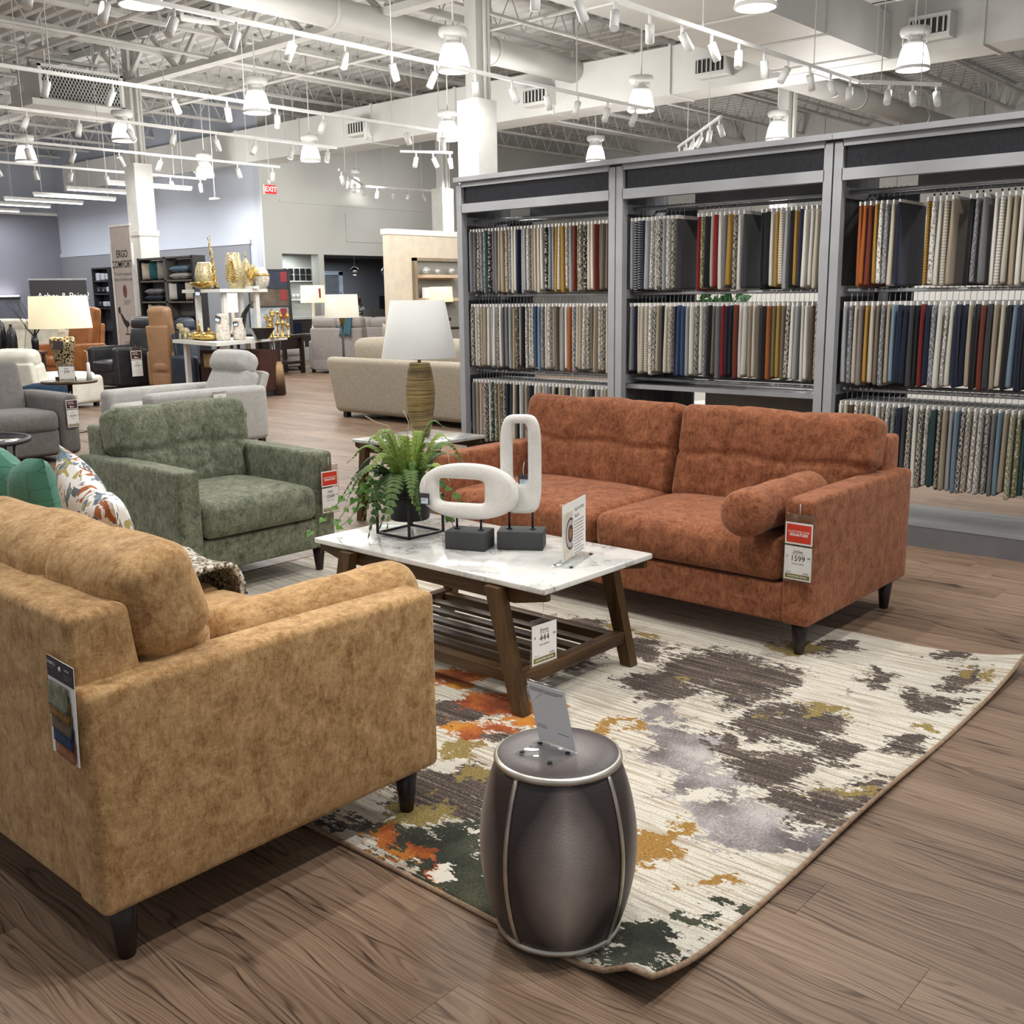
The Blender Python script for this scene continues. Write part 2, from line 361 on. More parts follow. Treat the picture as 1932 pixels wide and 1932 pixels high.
def girder(y):
    b = MB(); b.b2((-31, y - .1, 5.32), (3, y + .1, 5.42)); b.b2((-31, y - .1, 6.05), (3, y + .1, 6.18)); x = -31
    while x < 2.3:
        b.box((x + .44, y, 5.75), (.07, .07, .95), (0, R(50), 0)); b.box((x + 1.32, y, 5.75), (.07, .07, .95), (0, R(-50), 0)); x += 1.76
    b.build('girder', CEILW, ceiling)
girder(10.5); girder(18.1)
for y, z in ((8.3, 5.45), (12.6, 5.5), (16.2, 5.45)):
    MB().tube([(-31, y, z), (3, y, z)], .03, 6, False).build('sprinkler_pipe', CEILW, ceiling)
for x, z in ((-7.0, 5.4), (-10.5, 5.35), (-15.8, 5.4)):
    MB().tube([(x, -2, z), (x, 26.9, z)], .028, 6, False).build('sprinkler_pipe', CEILW, ceiling)
for x, y in ((-9.0, 9.2), (-7.6, 9.9), (-12.4, 8.3), (-7.0, 12.2)):
    MB().tube([(x, y, 5.45), (x, y, 5.0), (x, y - .5, 4.98), (x, y - .5, 5.08)], .045, 8).build('drain_pipe', CEILW, ceiling)
# columns
def column(label, x, y, two=False):
    t = thing('column', label, 'column', (x, y, 0)); struct(t)
    MB().b2((-.1, -.1, 0), (.1, .1, 6.1)).build('steel_post', CEILW, t)
    MB().tube([(.16, 0, 4.0), (.16, 0, 6.0)], .025, 8).build('conduit', CEILW, t)
    MB().tube([(.16, .07, 4.0), (.16, .07, 6.0)], .02, 8).build('conduit', CEILW, t)
    MB().rbox((0, 0, 2.0), (.37, .37, 4.0), .008, 1, smooth=False).build('casing', PANELW, t)
    if two:
        MB().rbox((0, 0, 1.35), (.39, .39, 2.7), .008, 1, smooth=False).build('lower_casing', PANELW, t)
        MB().rbox((0, 0, 2.74), (.43, .43, .1), .01, 1, smooth=False).build('ledge', PANELW, t)
    return t
column('white cased column rising behind the left rack of swatches', -9.85, 10.47)
column('white two-tier cased column behind the pink comfort banner', -18.7, 10.6, True)
column('slim distant white column above the beige partition', -18.2, 18.1)
column('distant steel column behind the rack, under the long duct', -9.6, 18.5)

# ------------------------------------------------------------------ ducts and air units
DUCT = plain('white painted duct metal', (214, 214, 209), .6, var=.03, scale=1.2); DARKGAP = plain('dark grille opening', (44, 45, 46), .8)
def register(parent, c, d):   # slanted supply register on a duct side
    x, y, z = c; w_, h = d
    b = MB(); b.box((x, y, z), (w_, .28, h)); f = b.build('register', DUCT, parent)
    MB().box((x, y - .145, z), (w_ * .86, .02, h * .62)).build('opening', DARKGAP, f)
    for i in range(6):
        MB().box((x - w_ * .36 + i * w_ * .144, y - .16, z), (.02, .03, h * .6), (0, 0, R(25))).build('vane', DUCT, f)
t = thing('air_duct', 'long white rectangular duct crossing below the joists', 'duct', (0, 0, 0))
MB().b2((-30.5, 14.9, 4.62), (2.9, 15.6, 5.35)).build('duct_body', DUCT, t)
for i in range(13): MB().b2((-29 + i * 2.4, 14.87, 4.6), (-28.96 + i * 2.4, 15.62, 5.37)).build('flange', DUCT, t)
for x in (-5.6, -8.9, -12.4, -17.2): register(t, (x, 14.78, 4.9), (.55, .3))
for x in (-28, -20, -12.0, -4): MB().b2((x, 15.2, 5.35), (x + .03, 15.23, 6.2)).build('hanger_rod', CEILW, t)
t = thing('air_duct', 'wide flat duct running from above the viewer into the long duct', 'duct')
MB().b2((-7.7, 2.0, 4.62), (-6.2, 14.86, 5.2)).build('duct_body', DUCT, t)
for i in range(9): MB().b2((-7.73, 2.4 + i * 1.5, 4.6), (-6.17, 2.45 + i * 1.5, 5.22)).build('flange', DUCT, t)
MB().b2((-7.0, 8, 5.2), (-6.97, 8.03, 6.2)).build('hanger_rod', CEILW, t)
def round_duct(label, x, z, y0, y1, r):
    t = thing('round_duct', label, 'duct')
    MB().tube([(x, y0, z), (x, y1, z)], r, 20).build('duct_body', DUCT, t)
    y = y0 + 1.2
    while y < y1: MB().tube([(x, y, z), (x, y + .06, z)], r + .015, 20).build('collar', DUCT, t); MB().b2((x - .01, y, z + r), (x + .01, y + .02, 6.2)).build('hanger_strap', CEILW, t); y += 3.2
round_duct('round white duct passing behind the tall cased column', -11.72, 5.25, 2, 14.88, .2)
round_duct('round white duct beyond the rack reaching the back wall', -8.95, 5.1, 15.62, 26.9, .2)
def air_unit():
    t = thing('air_unit', 'boxy ceiling air unit with diamond mesh grille', 'air unit', (-18.22, 9.4, 4.74))
    MB().b2((-.95, -.95, 0), (.12, .82, .1)).build('drain_tray', DUCT, t); MB().b2((-.8, -.75, .1), (-.02, .75, .68)).build('housing', DUCT, t)
    MB().b2((-.02, -.72, .13), (0, .72, .65)).build('intake', DARKGAP, t); b = MB()
    for i in range(46):
        y = -1.2 + i * .06
        for s in (-1, 1):
            y0, y1 = y, y + .3 * s; z0, z1 = .13, .65
            if max(y0, y1) < -.72 or min(y0, y1) > .72: continue
            def cl(yy): f = (yy - y0) / (y1 - y0); return (.008, yy, z0 + (z1 - z0) * f)
            p = (.008, y0, z0) if -.72 <= y0 <= .72 else cl(max(-.72, min(.72, y0))); q = (.008, y1, z1) if -.72 <= y1 <= .72 else cl(max(-.72, min(.72, y1)))
            b.tube([p, q], .0065, 4, False, False)
    g = b.build('mesh_grille', WHITE, t); g['kind'] = 'stuff'
    for lo, hi in (((0, -.76, .1), (.025, -.71, .68)), ((0, .71, .1), (.025, .76, .68)), ((0, -.76, .64), (.025, .76, .69)), ((0, -.76, .09), (.025, .76, .14))): MB().b2(lo, hi).build('grille_frame', WHITE, t)
    for x, y in ((-.7, -.6), (-.7, .6), (-.1, -.6), (-.1, .6)): MB().b2((x, y, .68), (x + .03, y + .03, 1.46)).build('hanger_rod', CEILW, t)
    MB().b2((-1.9, -.4, .2), (-.8, .4, .6)).build('rear_duct', DUCT, t); MB().b2((-.8, -.765, .3), (-.6, -.75, .45)).build('service_cover', WHITE, t)
air_unit()

# ------------------------------------------------------------------ pendants, tracks, linear lights
SHADE_E = emit('glowing bell shade', (255, 252, 246), 6.0); LENS_E = emit('lit lens', (255, 250, 240), 14.0); TUBE_E = emit('lit tube', (250, 252, 255), 5.0)
def make_pendant():
    t = thing('pendant_light', 'x', 'light')
    MB().tube([(0, 0, .52), (0, 0, 2.0)], .012, 6).build('stem', WHITE, t)
    MB().lathe([(.0, .52), (.06, .51), (.175, .49), (.185, .44), (.165, .40), (.09, .38), (.085, .33), (.13, .325), (.13, .29), (0, .29)], 20).build('ballast_housing', WHITE, t)
    MB().lathe([(.105, .29), (.14, .27), (.165, .2), (.187, .1), (.2, .03), (.19, .03), (.13, .2), (.0, .25)], 24).build('bell_shade', SHADE_E, t)
    MB().lathe([(.2, .035), (.208, .03), (.208, .0), (.195, -.005), (.195, .02)], 24, cap=False).build('shade_rim', WHITE, t)
    for a in range(4):
        MB().box((.15 * math.cos(a * math.pi / 2), .15 * math.sin(a * math.pi / 2), .36), (.012, .012, .12)).build('bracket', WHITE, t)
    return t
P0 = make_pendant(); first = True
PLAB = {(-9.5, 5.55): 'cut off by the top left edge', (-13.6, 9.7): 'left of the exit sign, above the bar of track heads', (-9.5, 9.7): 'large, just left of the tall cased column',
        (-17.5, 9.7): 'in front of the two-tier column', (-21.3, 9.7): 'at the far left edge', (-21.3, 13.7): 'right of the two-tier column, low', (-17.5, 13.7): 'above the tiered gold decor display',
        (-21.3, 18.0): 'small and low above the office opening', (-13.6, 13.7): 'half hidden by the tall cased column', (-9.5, 13.7): 'above the middle of the first rack bay',
        (-13.6, 18.0): 'small, just over the first rack bay top', (-5.4, 9.7): 'cut off by the top edge, centre right', (-5.4, 13.7): 'large, top right above the rack', (-9.5, 18.0): 'low over the joint of second and third rack bays'}
for (x, y), s in PLAB.items():
    t = P0 if first else copy_tree(P0); first = False
    t.location = (x, y, 4.2); t['label'] = 'white bell pendant ' + s; t['group'] = 'bell pendants hung in a grid'
TRACKW = plain('white track enamel', (232, 232, 228), .4, var=.02)
HEAD = MB().tube([(0, 0, 0), (0, 0, -.17)], .042, 12).mesh('spot_head'); STEM = MB().tube([(0, 0, 0), (0, 0, -.1)], .014, 6).mesh('stem'); LENS = MB().tube([(0, 0, -.172), (0, 0, -.178)], .036, 12).mesh('lens')
def track(label, x0, y0, x1, y1, heads, lit=(), z=4.0, wires=3, aim=0):
    t = thing('track_light', label, 'track light', (0, 0, 0), group='ceiling light tracks')
    d = Vector((x1 - x0, y1 - y0, 0)); L = d.length; a = math.atan2(d.y, d.x)
    MB().box((0, 0, .02), (L, .036, .04)).build('rail', TRACKW, t, ((x0 + x1) / 2, (y0 + y1) / 2, z), (0, 0, a))
    for k in range(wires):
        p = Vector((x0, y0, z + .04)) + d * ((k + .5) / wires); MB().tube([p, (p.x, p.y, 6.29)], .006, 5, False).build('suspension_wire', CEILW, t)
    rng = random.Random(int(abs(x0 * 10 + y0)))
    for k, f in enumerate(heads):
        p = Vector((x0, y0, z)) + d * f
        s = obj('stem', STEM, TRACKW, t, p)
        tilt = (R(rng.choice((-28, -18, 12, 25)) + rng.uniform(-5, 5)), R(rng.uniform(-22, 22)), 0)
        h = obj('spot_head', HEAD, TRACKW, t, (p.x, p.y, z - .08), tilt)
        obj('lens', LENS, LENS_E if k in lit else TRACKW, h)
def ev(n, a=.03, b=.97): return [a + (b - a) * i / (n - 1) for i in range(n)]
track('white light track above the centre aisle, passing behind the tall column', -8.7, 3.2, -8.7, 12.7, ev(15), (4, 6, 12))
track('second white light track in, below the mesh air unit', -12.1, 4.6, -12.1, 12.3, ev(10, .06), (9,))
track('third white light track in, crossing the two-tier column', -14.6, 5.6, -14.6, 12.0, ev(9, .06), ())
track('fourth white light track, ending left of the exit sign', -17.45, 7.0, -17.45, 12.9, ev(8), (1, 2, 3, 5, 6), wires=4)
track('lowest and farthest light track at the left', -20.2, 8.5, -20.2, 13.0, ev(7), (0, 1, 2, 3, 5, 6))
track('white light track high above the rack, nearest the right', -5.8, 5.8, -5.8, 13.0, ev(12, .15), (2, 5))
track('short light track of three heads beside the far pendant', -14.2, 13.1, -13.7, 13.9, ev(3, .3, .95), (), wires=2)
track('light track of six heads angled over the first rack bay', -10.5, 16.3, -8.3, 14.0, ev(6), (1,), wires=2)
track('small light track slanting down left of the low pendant', -17.0, 14.0, -18.85, 16.2, ev(4, .1, .9), (0, 1, 2, 3), wires=2)
track('light track of five heads over the beige partition', -19.1, 16.5, -18.8, 18.6, ev(5, .15), (0, 1, 2, 3, 4), wires=2)
track('short light track of three heads at top right over the rack', -5.54, 12.5, -4.92, 13.37, ev(3, .35, .95), (2,), z=3.9, wires=2)
for i, (x, y0, y1) in enumerate(((-30.4, 12.2, 13.5), (-28.5, 11.9, 13.5), (-27.05, 11.68, 13.68), (-25.57, 11.74, 13.8), (-23.8, 11.7, 13.76), (-22.1, 11.8, 13.82))):
    t = thing('linear_light', ('leftmost and lowest', 'second from the left', 'third from the left', 'fourth from the left', 'fifth from the left', 'highest and rightmost')[i] + ' of the six hanging tube lights', 'light', group='hanging tube lights at the left')
    MB().b2((x - .05, y0, 4.0), (x + .05, y1, 4.07)).build('fixture', WHITE, t); MB().b2((x - .035, y0 + .02, 3.975), (x + .035, y1 - .02, 4.0)).build('tube', TUBE_E, t)
    for y in (y0 + .2, y1 - .2): MB().tube([(x, y, 4.07), (x, y, 6.15)], .006, 5, False).build('suspension_wire', CEILW, t)
    lamp('AREA', (x, (y0 + y1) / 2, 3.95), 70, (.95, .97, 1), shape='RECTANGLE', size=.1, size_y=y1 - y0)
t = thing('exit_sign', 'small red lit EXIT sign hanging at the wall corner', 'sign', (-19.6, 14.2, 3.74))
MB().b2((-.02, -.16, 0), (.02, .16, .2)).build('housing', WHITE, t); MB().b2((.02, -.15, .01), (.026, .15, .19)).build('face', emit('red exit face', (225, 45, 50), .9), t)
text('lettering', 'EXIT', .15, emit('white exit letters', (255, 225, 220), .8), t, (.029, 0, .1), (R(90), 0, R(90)), bold=.004)
MB().tube([(0, 0, .2), (0, 0, 2.58)], .012, 6).build('stem', WHITE, t); MB().lathe([(.05, .2), (.05, .3), (.01, .32)], 10).build('junction_box', WHITE, t)
t = thing('ceiling_speaker', 'small white disc hanging on a long rod left of the exit sign', 'sensor', (-19.6, 12.8, 3.55))
MB().lathe([(.0, 0), (.12, .0), (.12, .03), (.0, .05)], 16).build('disc', WHITE, t); MB().tube([(0, 0, .04), (0, 0, 2.6)], .01, 6).build('rod', WHITE, t)
# ================================================================== foreground furniture
GOLD = fabric('golden chenille', (132, 94, 54), (206, 170, 122), 18, sheen=.5)
RUST = fabric('rust chenille', (96, 53, 35), (172, 112, 80), 18, sheen=.55)
SAGE = fabric('sage chenille', (66, 73, 59), (148, 151, 130), 18, sheen=.4)
ESPRESSO = plain('espresso stained leg wood', (34, 22, 18), .35, var=.2, scale=20)
def gs(x, s): return np.exp(-(x / s) ** 2)
def seat_fn(w, d, crown=.03, dents=()):
    def fn(P, Q):
        P = P.copy(); k = np.clip(1 - Q[:, 0] ** 4, 0, 1) * np.clip(1 - Q[:, 1] ** 4, 0, 1); top = Q[:, 2] > 0
        P[:, 2] += np.where(top, crown * k, 0)
        P[:, 1] -= np.where(Q[:, 1] < -.8, .02 * np.clip(1 - Q[:, 2] ** 2, 0, 1) * np.clip(1 - Q[:, 0] ** 6, 0, 1), 0)
        for dx, dy, a, s in dents: P[:, 2] -= np.where(top, a * gs(P[:, 0] - dx, s) * gs(P[:, 1] - dy, s), 0)
        return P
    return fn
def back_fn(w, h, cols, rows, depth=.021, seed=0, oL=0.0, oR=0.0):
    def fn(P, Q):
        P = P.copy(); k = np.clip(1 - Q[:, 0] ** 6, 0, 1) * np.clip(1 - Q[:, 2] ** 4, 0, 1); f = np.sign(Q[:, 1]) * np.clip(np.abs(Q[:, 1]) * 3, 0, 1)
        P[:, 1] += f * .035 * k
        g = np.zeros(len(P)); xs = [(-1 + 2 * (i + 1) / (cols)) * w / 2 for i in range(cols - 1)]; zs = [(-1 + 2 * (i + 1) / rows) * h / 2 for i in range(rows - 1)]
        ph = .012 * np.sin(P[:, 2] * 9 + seed)
        for x in xs: g = np.maximum(g, gs(P[:, 0] - x - ph, .016))
        for z in zs: g = np.maximum(g, gs(P[:, 2] - z - .01 * np.sin(P[:, 0] * 13 + seed), .016) * .8)
        for x in xs:
            for z in zs: g = g + .7 * gs(P[:, 0] - x, .05) * gs(P[:, 2] - z, .05)
        P[:, 1] -= f * depth * g * np.clip(1 - Q[:, 2] ** 8, .15, 1)
        P[:, 2] -= np.where(Q[:, 2] > .6, .005 * sum((gs(P[:, 0] - x, .03) for x in xs), np.zeros(len(P))), 0)
        P[:, 2] += .004 * np.sin(P[:, 0] * 11 + seed) * (Q[:, 2] > .5)
        up = np.clip((Q[:, 2] + .35) / .5, 0, 1); P[:, 0] += np.where(Q[:, 0] < 0, -oL, oR) * up * np.abs(Q[:, 0]) ** 2
        P[:, 1] += .004 * np.sin(P[:, 0] * 17 + P[:, 2] * 12 + seed)
        return P
    return fn
LEG = MB().lathe([(.019, 0), (.021, .004), (.038, .15)], 14).mesh('leg')
def sofa(label, loc, rz, W, mat, cushions, cols, cat='sofa', name='sofa', D=1.04, rows=2):
    t = thing(name, label, cat, loc, rz); ta = .125; iw = W - 2 * ta
    def armf(P, Q):
        P = P.copy(); P[:, 0] += np.sign(Q[:, 0]) * .008 * np.clip(1 - Q[:, 1] ** 4, 0, 1) * np.clip(1 - Q[:, 2] ** 4, 0, 1)
        P[:, 2] += np.where(Q[:, 2] > .5, .006 * np.clip(1 - Q[:, 1] ** 2, 0, 1), 0); return P
    for sx in (-1, 1):
        a = MB().rbox((sx * (W / 2 - ta / 2), 0, .405), (ta, D, .53), .022, 3, (4, 16, 10), armf).build('arm', mat, t)
        MB().tube([(sx * (W / 2 - .004), -D / 2 + .02, .645), (sx * (W / 2 - .002), 0, .65), (sx * (W / 2 - .004), D / 2 - .02, .645)], .004, 6).build('piping', mat, a)
    def bf(P, Q):
        P = P.copy(); zz = (Q[:, 2] + 1) / 2; P[:, 1] -= np.where(Q[:, 1] < 0, .12 * np.clip(1 - zz, 0, 1) ** 1.3, 0); return P
    MB().rbox((0, D / 2 - .083, .485), (W - .13, .15, .69), .022, 3, (10, 3, 10), bf).build('back_frame', mat, t)
    MB().rbox((0, -.01, .225), (iw + .01, D - .03, .165), .015, 2, (10, 6, 1)).build('base_rail', mat, t)
    cw = iw / cushions
    for i in range(cushions):
        x = -iw / 2 + cw * (i + .5)
        MB().rbox((x, -.17, .40), (cw - .008, .72, .175), .045, 4, (16, 14, 3), seat_fn(cw, .72, .032, [(dx * cw / 6, dy, .012, .05) for dx in (-1, 1) for dy in (-.1,)])).build('seat_cushion', mat, t)
        hb = .50
        MB().rbox((x, .235, .685), (cw - .015, .19, hb), .055, 4, (48, 3, 30), back_fn(cw, hb, cols, rows, seed=i * 2 + 1, oL=.075 if i == 0 else 0, oR=.075 if i == cushions - 1 else 0), (R(-13), 0, 0)).build('back_cushion', mat, t)
    for sx in (-1, 1):
        for sy in (-1, 1):
            lg = obj('leg', LEG, ESPRESSO, t, (sx * (W / 2 - .07), sy * (D / 2 - .075), 0 if sy < 0 else -.0115)); lg.scale = (1, 1, 1 if sy < 0 else 1.08)
    return t
sofa('rust orange chenille sofa with tufted back cushions in front of the racks', (-2.89, 4.345, .0117), 0, 2.18, RUST, 2, 3)
sofa('golden tan chenille sofa in the foreground, seen from its back corner', (-3.15, 1.46, .0117), 180, 2.18, GOLD, 2, 3)
sofa('sage green chenille armchair with tufted back, facing the coffee table', (-5.0, 3.09, .0117), 90, .95, SAGE, 1, 3, 'chair', 'armchair', 1.02)
def bolster(label, mat, loc, rz, L=.68, r=.098):
    prof = [(0, -L / 2), (r * .55, -L / 2 + .004), (r * .86, -L / 2 + .014), (r, -L / 2 + .045)] + [(r * (1 + .03 * math.sin(k * 1.9)), -L / 2 + .045 + (L - .09) * k / 8) for k in range(1, 8)] + [(r, L / 2 - .045), (r * .86, L / 2 - .014), (r * .55, L / 2 - .004), (0, L / 2)]
    b = MB().lathe(prof, 28); o = b.build('bolster_pillow', mat, None, loc, (R(90), 0, R(rz))); tag(o, label, 'pillow', 'bolster pillows')
bolster('rust bolster pillow lying against the tagged sofa arm', RUST, (-2.046, 4.0, .622), 0)
bolster('golden bolster pillow lying inside the near sofa arm', GOLD, (-2.302, 1.74, .622), 0)

# throw pillows with a chopped top edge
def pillow_mesh(s=.5, th=.15, chop=.09):
    b = MB(); n = 22
    def side(sg):
        def f(u, v):
            x, z = u * 2 - 1, v * 2 - 1
            k = max(0, 1 - x ** 4) ** .5 * max(0, 1 - z ** 4) ** .5
            pinch = 1 - .06 * (1 - x * x) * abs(z) ** 3 - 0; px_ = x * (1 - .07 * (1 - z * z)); pz = z * (1 - .07 * (1 - x * x))
            pz -= chop * 2 * math.exp(-(x / .35) ** 2) * max(0, (z + .3) / 1.3) ** 2
            crease = math.exp(-(x / .16) ** 2) * max(0, z) * .5
            return (px_ * s / 2, sg * th / 2 * k * (1 - crease), pz * s / 2)
        return f
    b.grid(n, n, side(-1)); o = len(b.v); b.grid(n, n, side(1)); b.f[n * n:] = [q[::-1] for q in b.f[n * n:]]
    return b.mesh('throw_pillow')
def ikat():
    n = N('white pillow cotton with feather brush marks'); c = n.map(n.coord(), (1, 1, 1), rot=(0, R(18), 0)); st = n.map(c, (1, 1, .42))
    w1 = n.noise(st, 16, 2, .5, 1.2); w2 = n.noise(n.map(c, (1, 1, .4), (3, 1, 7)), 16, 2, .5, 1.0); w3 = n.noise(n.map(c, (1.2, 1, .5), (9, 4, 2)), 17, 2, .5, 1.2); w4 = n.noise(n.map(c, (1, 1, .5), (1, 9, 5)), 20, 2, .5, 1.0)
    col = (240, 238, 234)
    for f, cc, th in ((w1, (122, 142, 156), .57), (w2, (178, 168, 104), .6), (w3, (170, 100, 56), .61), (w4, (96, 110, 122), .61)):
        col = n.mix(n.step(f, th, th + .015), col, cc)
    n.bs(col=col, rough=.85, sheen=.1); n.bump(n.noise(n.coord(), 500, 1), .1, .002); return n.m
def teal():
    n = N('teal pillow cotton with stitched lines'); c = n.coord(); v = n.n('ShaderNodeTexVoronoi', {'Vector': n.map(c, (1, .1, 1.6)), 'Scale': 13.0}, feature='DISTANCE_TO_EDGE').outputs['Distance']
    n.bs(col=n.mix(n.step(v, .008, .02), (44, 100, 86), (76, 140, 118)), rough=.8, sheen=.2); n.bump(n.step(v, .0, .04), .12, .003); return n.m
PM = pillow_mesh(); o = obj('throw_pillow', PM, ikat(), None, (-3.35, 1.655, .715), (R(-14), R(-16), R(172))); tag(o, 'white throw pillow with blue, olive and rust feather print on golden sofa', 'pillow')
o = obj('throw_pillow', pillow_mesh(.5, .15), teal(), None, (-3.96, 1.67, .725), (R(-12), R(-4), R(183))); tag(o, 'teal green throw pillow with stitched lines on golden sofa', 'pillow')
def knit():
    n = N('cream and grey knit wool'); v = n.n('ShaderNodeTexVoronoi', {'Vector': n.coord(), 'Scale': 95.0}); m = n.noise(n.coord(), 55, 1)
    n.bs(col=n.mix(n.step(v.outputs['Distance'], .42, .8), n.ramp(m, [(.35, (232, 226, 212)), (.6, (150, 140, 118))]), (58, 52, 44)), rough=.95); n.bump(v.outputs['Distance'], -.9, .012); return n.m
def throw():
    b = MB()
    def f(u, v):
        x = -3.52 + u * .42; s = v * .62; y = 1.70 + min(s, .3); z = .545 + .02 * math.sin(u * 7) * math.sin(v * 5) + .02
        if s > .3: d = s - .3; y = 2.012 + .03 * math.sin(min(d, .08) / .08 * 1.57); z -= d * .9
        return (x + .02 * math.sin(v * 9), y + .01 * math.sin(u * 11), z)
    b.grid(24, 30, f); o = b.build('throw_blanket', knit()); m = o.modifiers.new('thick', 'SOLIDIFY'); m.thickness = .022; m.offset = 1
    tag(o, 'chunky cream and grey knit throw over golden sofa seat', 'blanket')
throw()

# ------------------------------------------------------------------ rug
# colour patches woven into the rug: x, y, half widths in metres
BROWN_B = [(-2.22, 1.72, 0.09, 0.07), (-1.89, 2.09, 0.16, 0.16), (-2.2, 2.04, 0.17, 0.15), (-2.05, 2.12, 0.26, 0.24), (-2.82, 3.61, 0.17, 0.18), (-2.07, 3.48, 0.28, 0.3), (-1.85, 3.51, 0.22, 0.28), (-2.12, 3.21, 0.17, 0.2), (-1.57, 3.2, 0.19, 0.23), (-1.39, 3.07, 0.11, 0.14), (-1.44, 2.83, 0.18, 0.2), (-1.2, 2.73, 0.12, 0.14), (-1.64, 2.88, 0.1, 0.11), (-1.22, 4.03, 0.1, 0.14), (-1.25, 3.72, 0.1, 0.12), (-1.18, 3.25, 0.09, 0.12), (-2.1, 2.13, 0.2, 0.19), (-2.43, 3.55, 0.13, 0.14), (-1.77, 4.05, 0.12, 0.17), (-4.22, 3.08, 0.2, 0.15), (-4.07, 3.45, 0.14, 0.12), (-2.5, 3.2, 0.13, 0.13), (-3.8, 3.42, 0.14, 0.12), (-1.14, 2.89, 0.07, 0.1), (-1.38, 4.2, 0.09, 0.11), (-1.51, 3.78, 0.1, 0.13)]
MAUVE_B = [(-1.76, 2.76, 0.16, 0.19), (-1.54, 2.6, 0.17, 0.19), (-1.28, 2.52, 0.14, 0.15), (-1.4, 2.41, 0.09, 0.11), (-1.11, 2.54, 0.08, 0.1), (-1.92, 2.98, 0.11, 0.12)]
GREEN_B = [(-1.25, 1.77, 0.08, 0.08), (-1.58, 1.68, 0.11, 0.11), (-1.99, 1.76, 0.15, 0.13), (-1.81, 1.74, 0.23, 0.21), (-1.84, 1.75, 0.2, 0.18), (-1.66, 1.71, 0.1, 0.1), (-1.88, 1.9, 0.14, 0.13), (-1.26, 1.81, 0.07, 0.08), (-1.25, 1.69, 0.05, 0.05), (-1.14, 1.79, 0.04, 0.05), (-1.13, 2.04, 0.04, 0.04), (-1.16, 1.93, 0.04, 0.04), (-2.13, 1.76, 0.1, 0.08), (-1.15, 1.73, 0.04, 0.04)]
OLIVE_B = [(-2.31, 2.27, 0.11, 0.11), (-2.12, 2.2, 0.08, 0.08), (-2.13, 1.91, 0.09, 0.07), (-2.08, 1.97, 0.07, 0.06), (-2.13, 1.82, 0.05, 0.04), (-1.9, 3.93, 0.13, 0.12), (-2.63, 3.72, 0.08, 0.09), (-2.49, 3.73, 0.05, 0.07), (-1.55, 3.41, 0.05, 0.07), (-1.21, 2.83, 0.04, 0.05), (-1.6, 3.24, 0.04, 0.04), (-1.25, 4.06, 0.05, 0.06), (-1.17, 3.47, 0.04, 0.05), (-1.1, 4.09, 0.04, 0.06), (-1.08, 3.73, 0.04, 0.07), (-2.08, 3.32, 0.04, 0.04)]
ORANGE_B = [(-2.78, 2.74, 0.13, 0.12), (-2.51, 2.67, 0.14, 0.13), (-2.38, 2.41, 0.11, 0.11), (-2.36, 2.7, 0.13, 0.13), (-2.31, 2.59, 0.11, 0.1), (-1.99, 1.72, 0.08, 0.07), (-2.12, 1.73, 0.07, 0.06), (-1.84, 1.68, 0.05, 0.04)]
MUST_B = [(-1.47, 2.2, 0.08, 0.1), (-1.49, 2.28, 0.05, 0.06), (-1.92, 2.83, 0.04, 0.05), (-2.03, 2.82, 0.05, 0.05), (-1.21, 2.18, 0.04, 0.04), (-1.22, 2.14, 0.04, 0.04)]
DARK_B = [(-2.55, 2.48, 0.13, 0.13), (-2.27, 2.44, 0.05, 0.05)]
WHITE_B = [(-1.83, 1.7, 0.04, 0.04), (-1.87, 1.94, 0.04, 0.04), (-2.27, 2.18, 0.07, 0.06), (-1.52, 2.52, 0.08, 0.07), (-1.44, 2.63, 0.04, 0.04)]
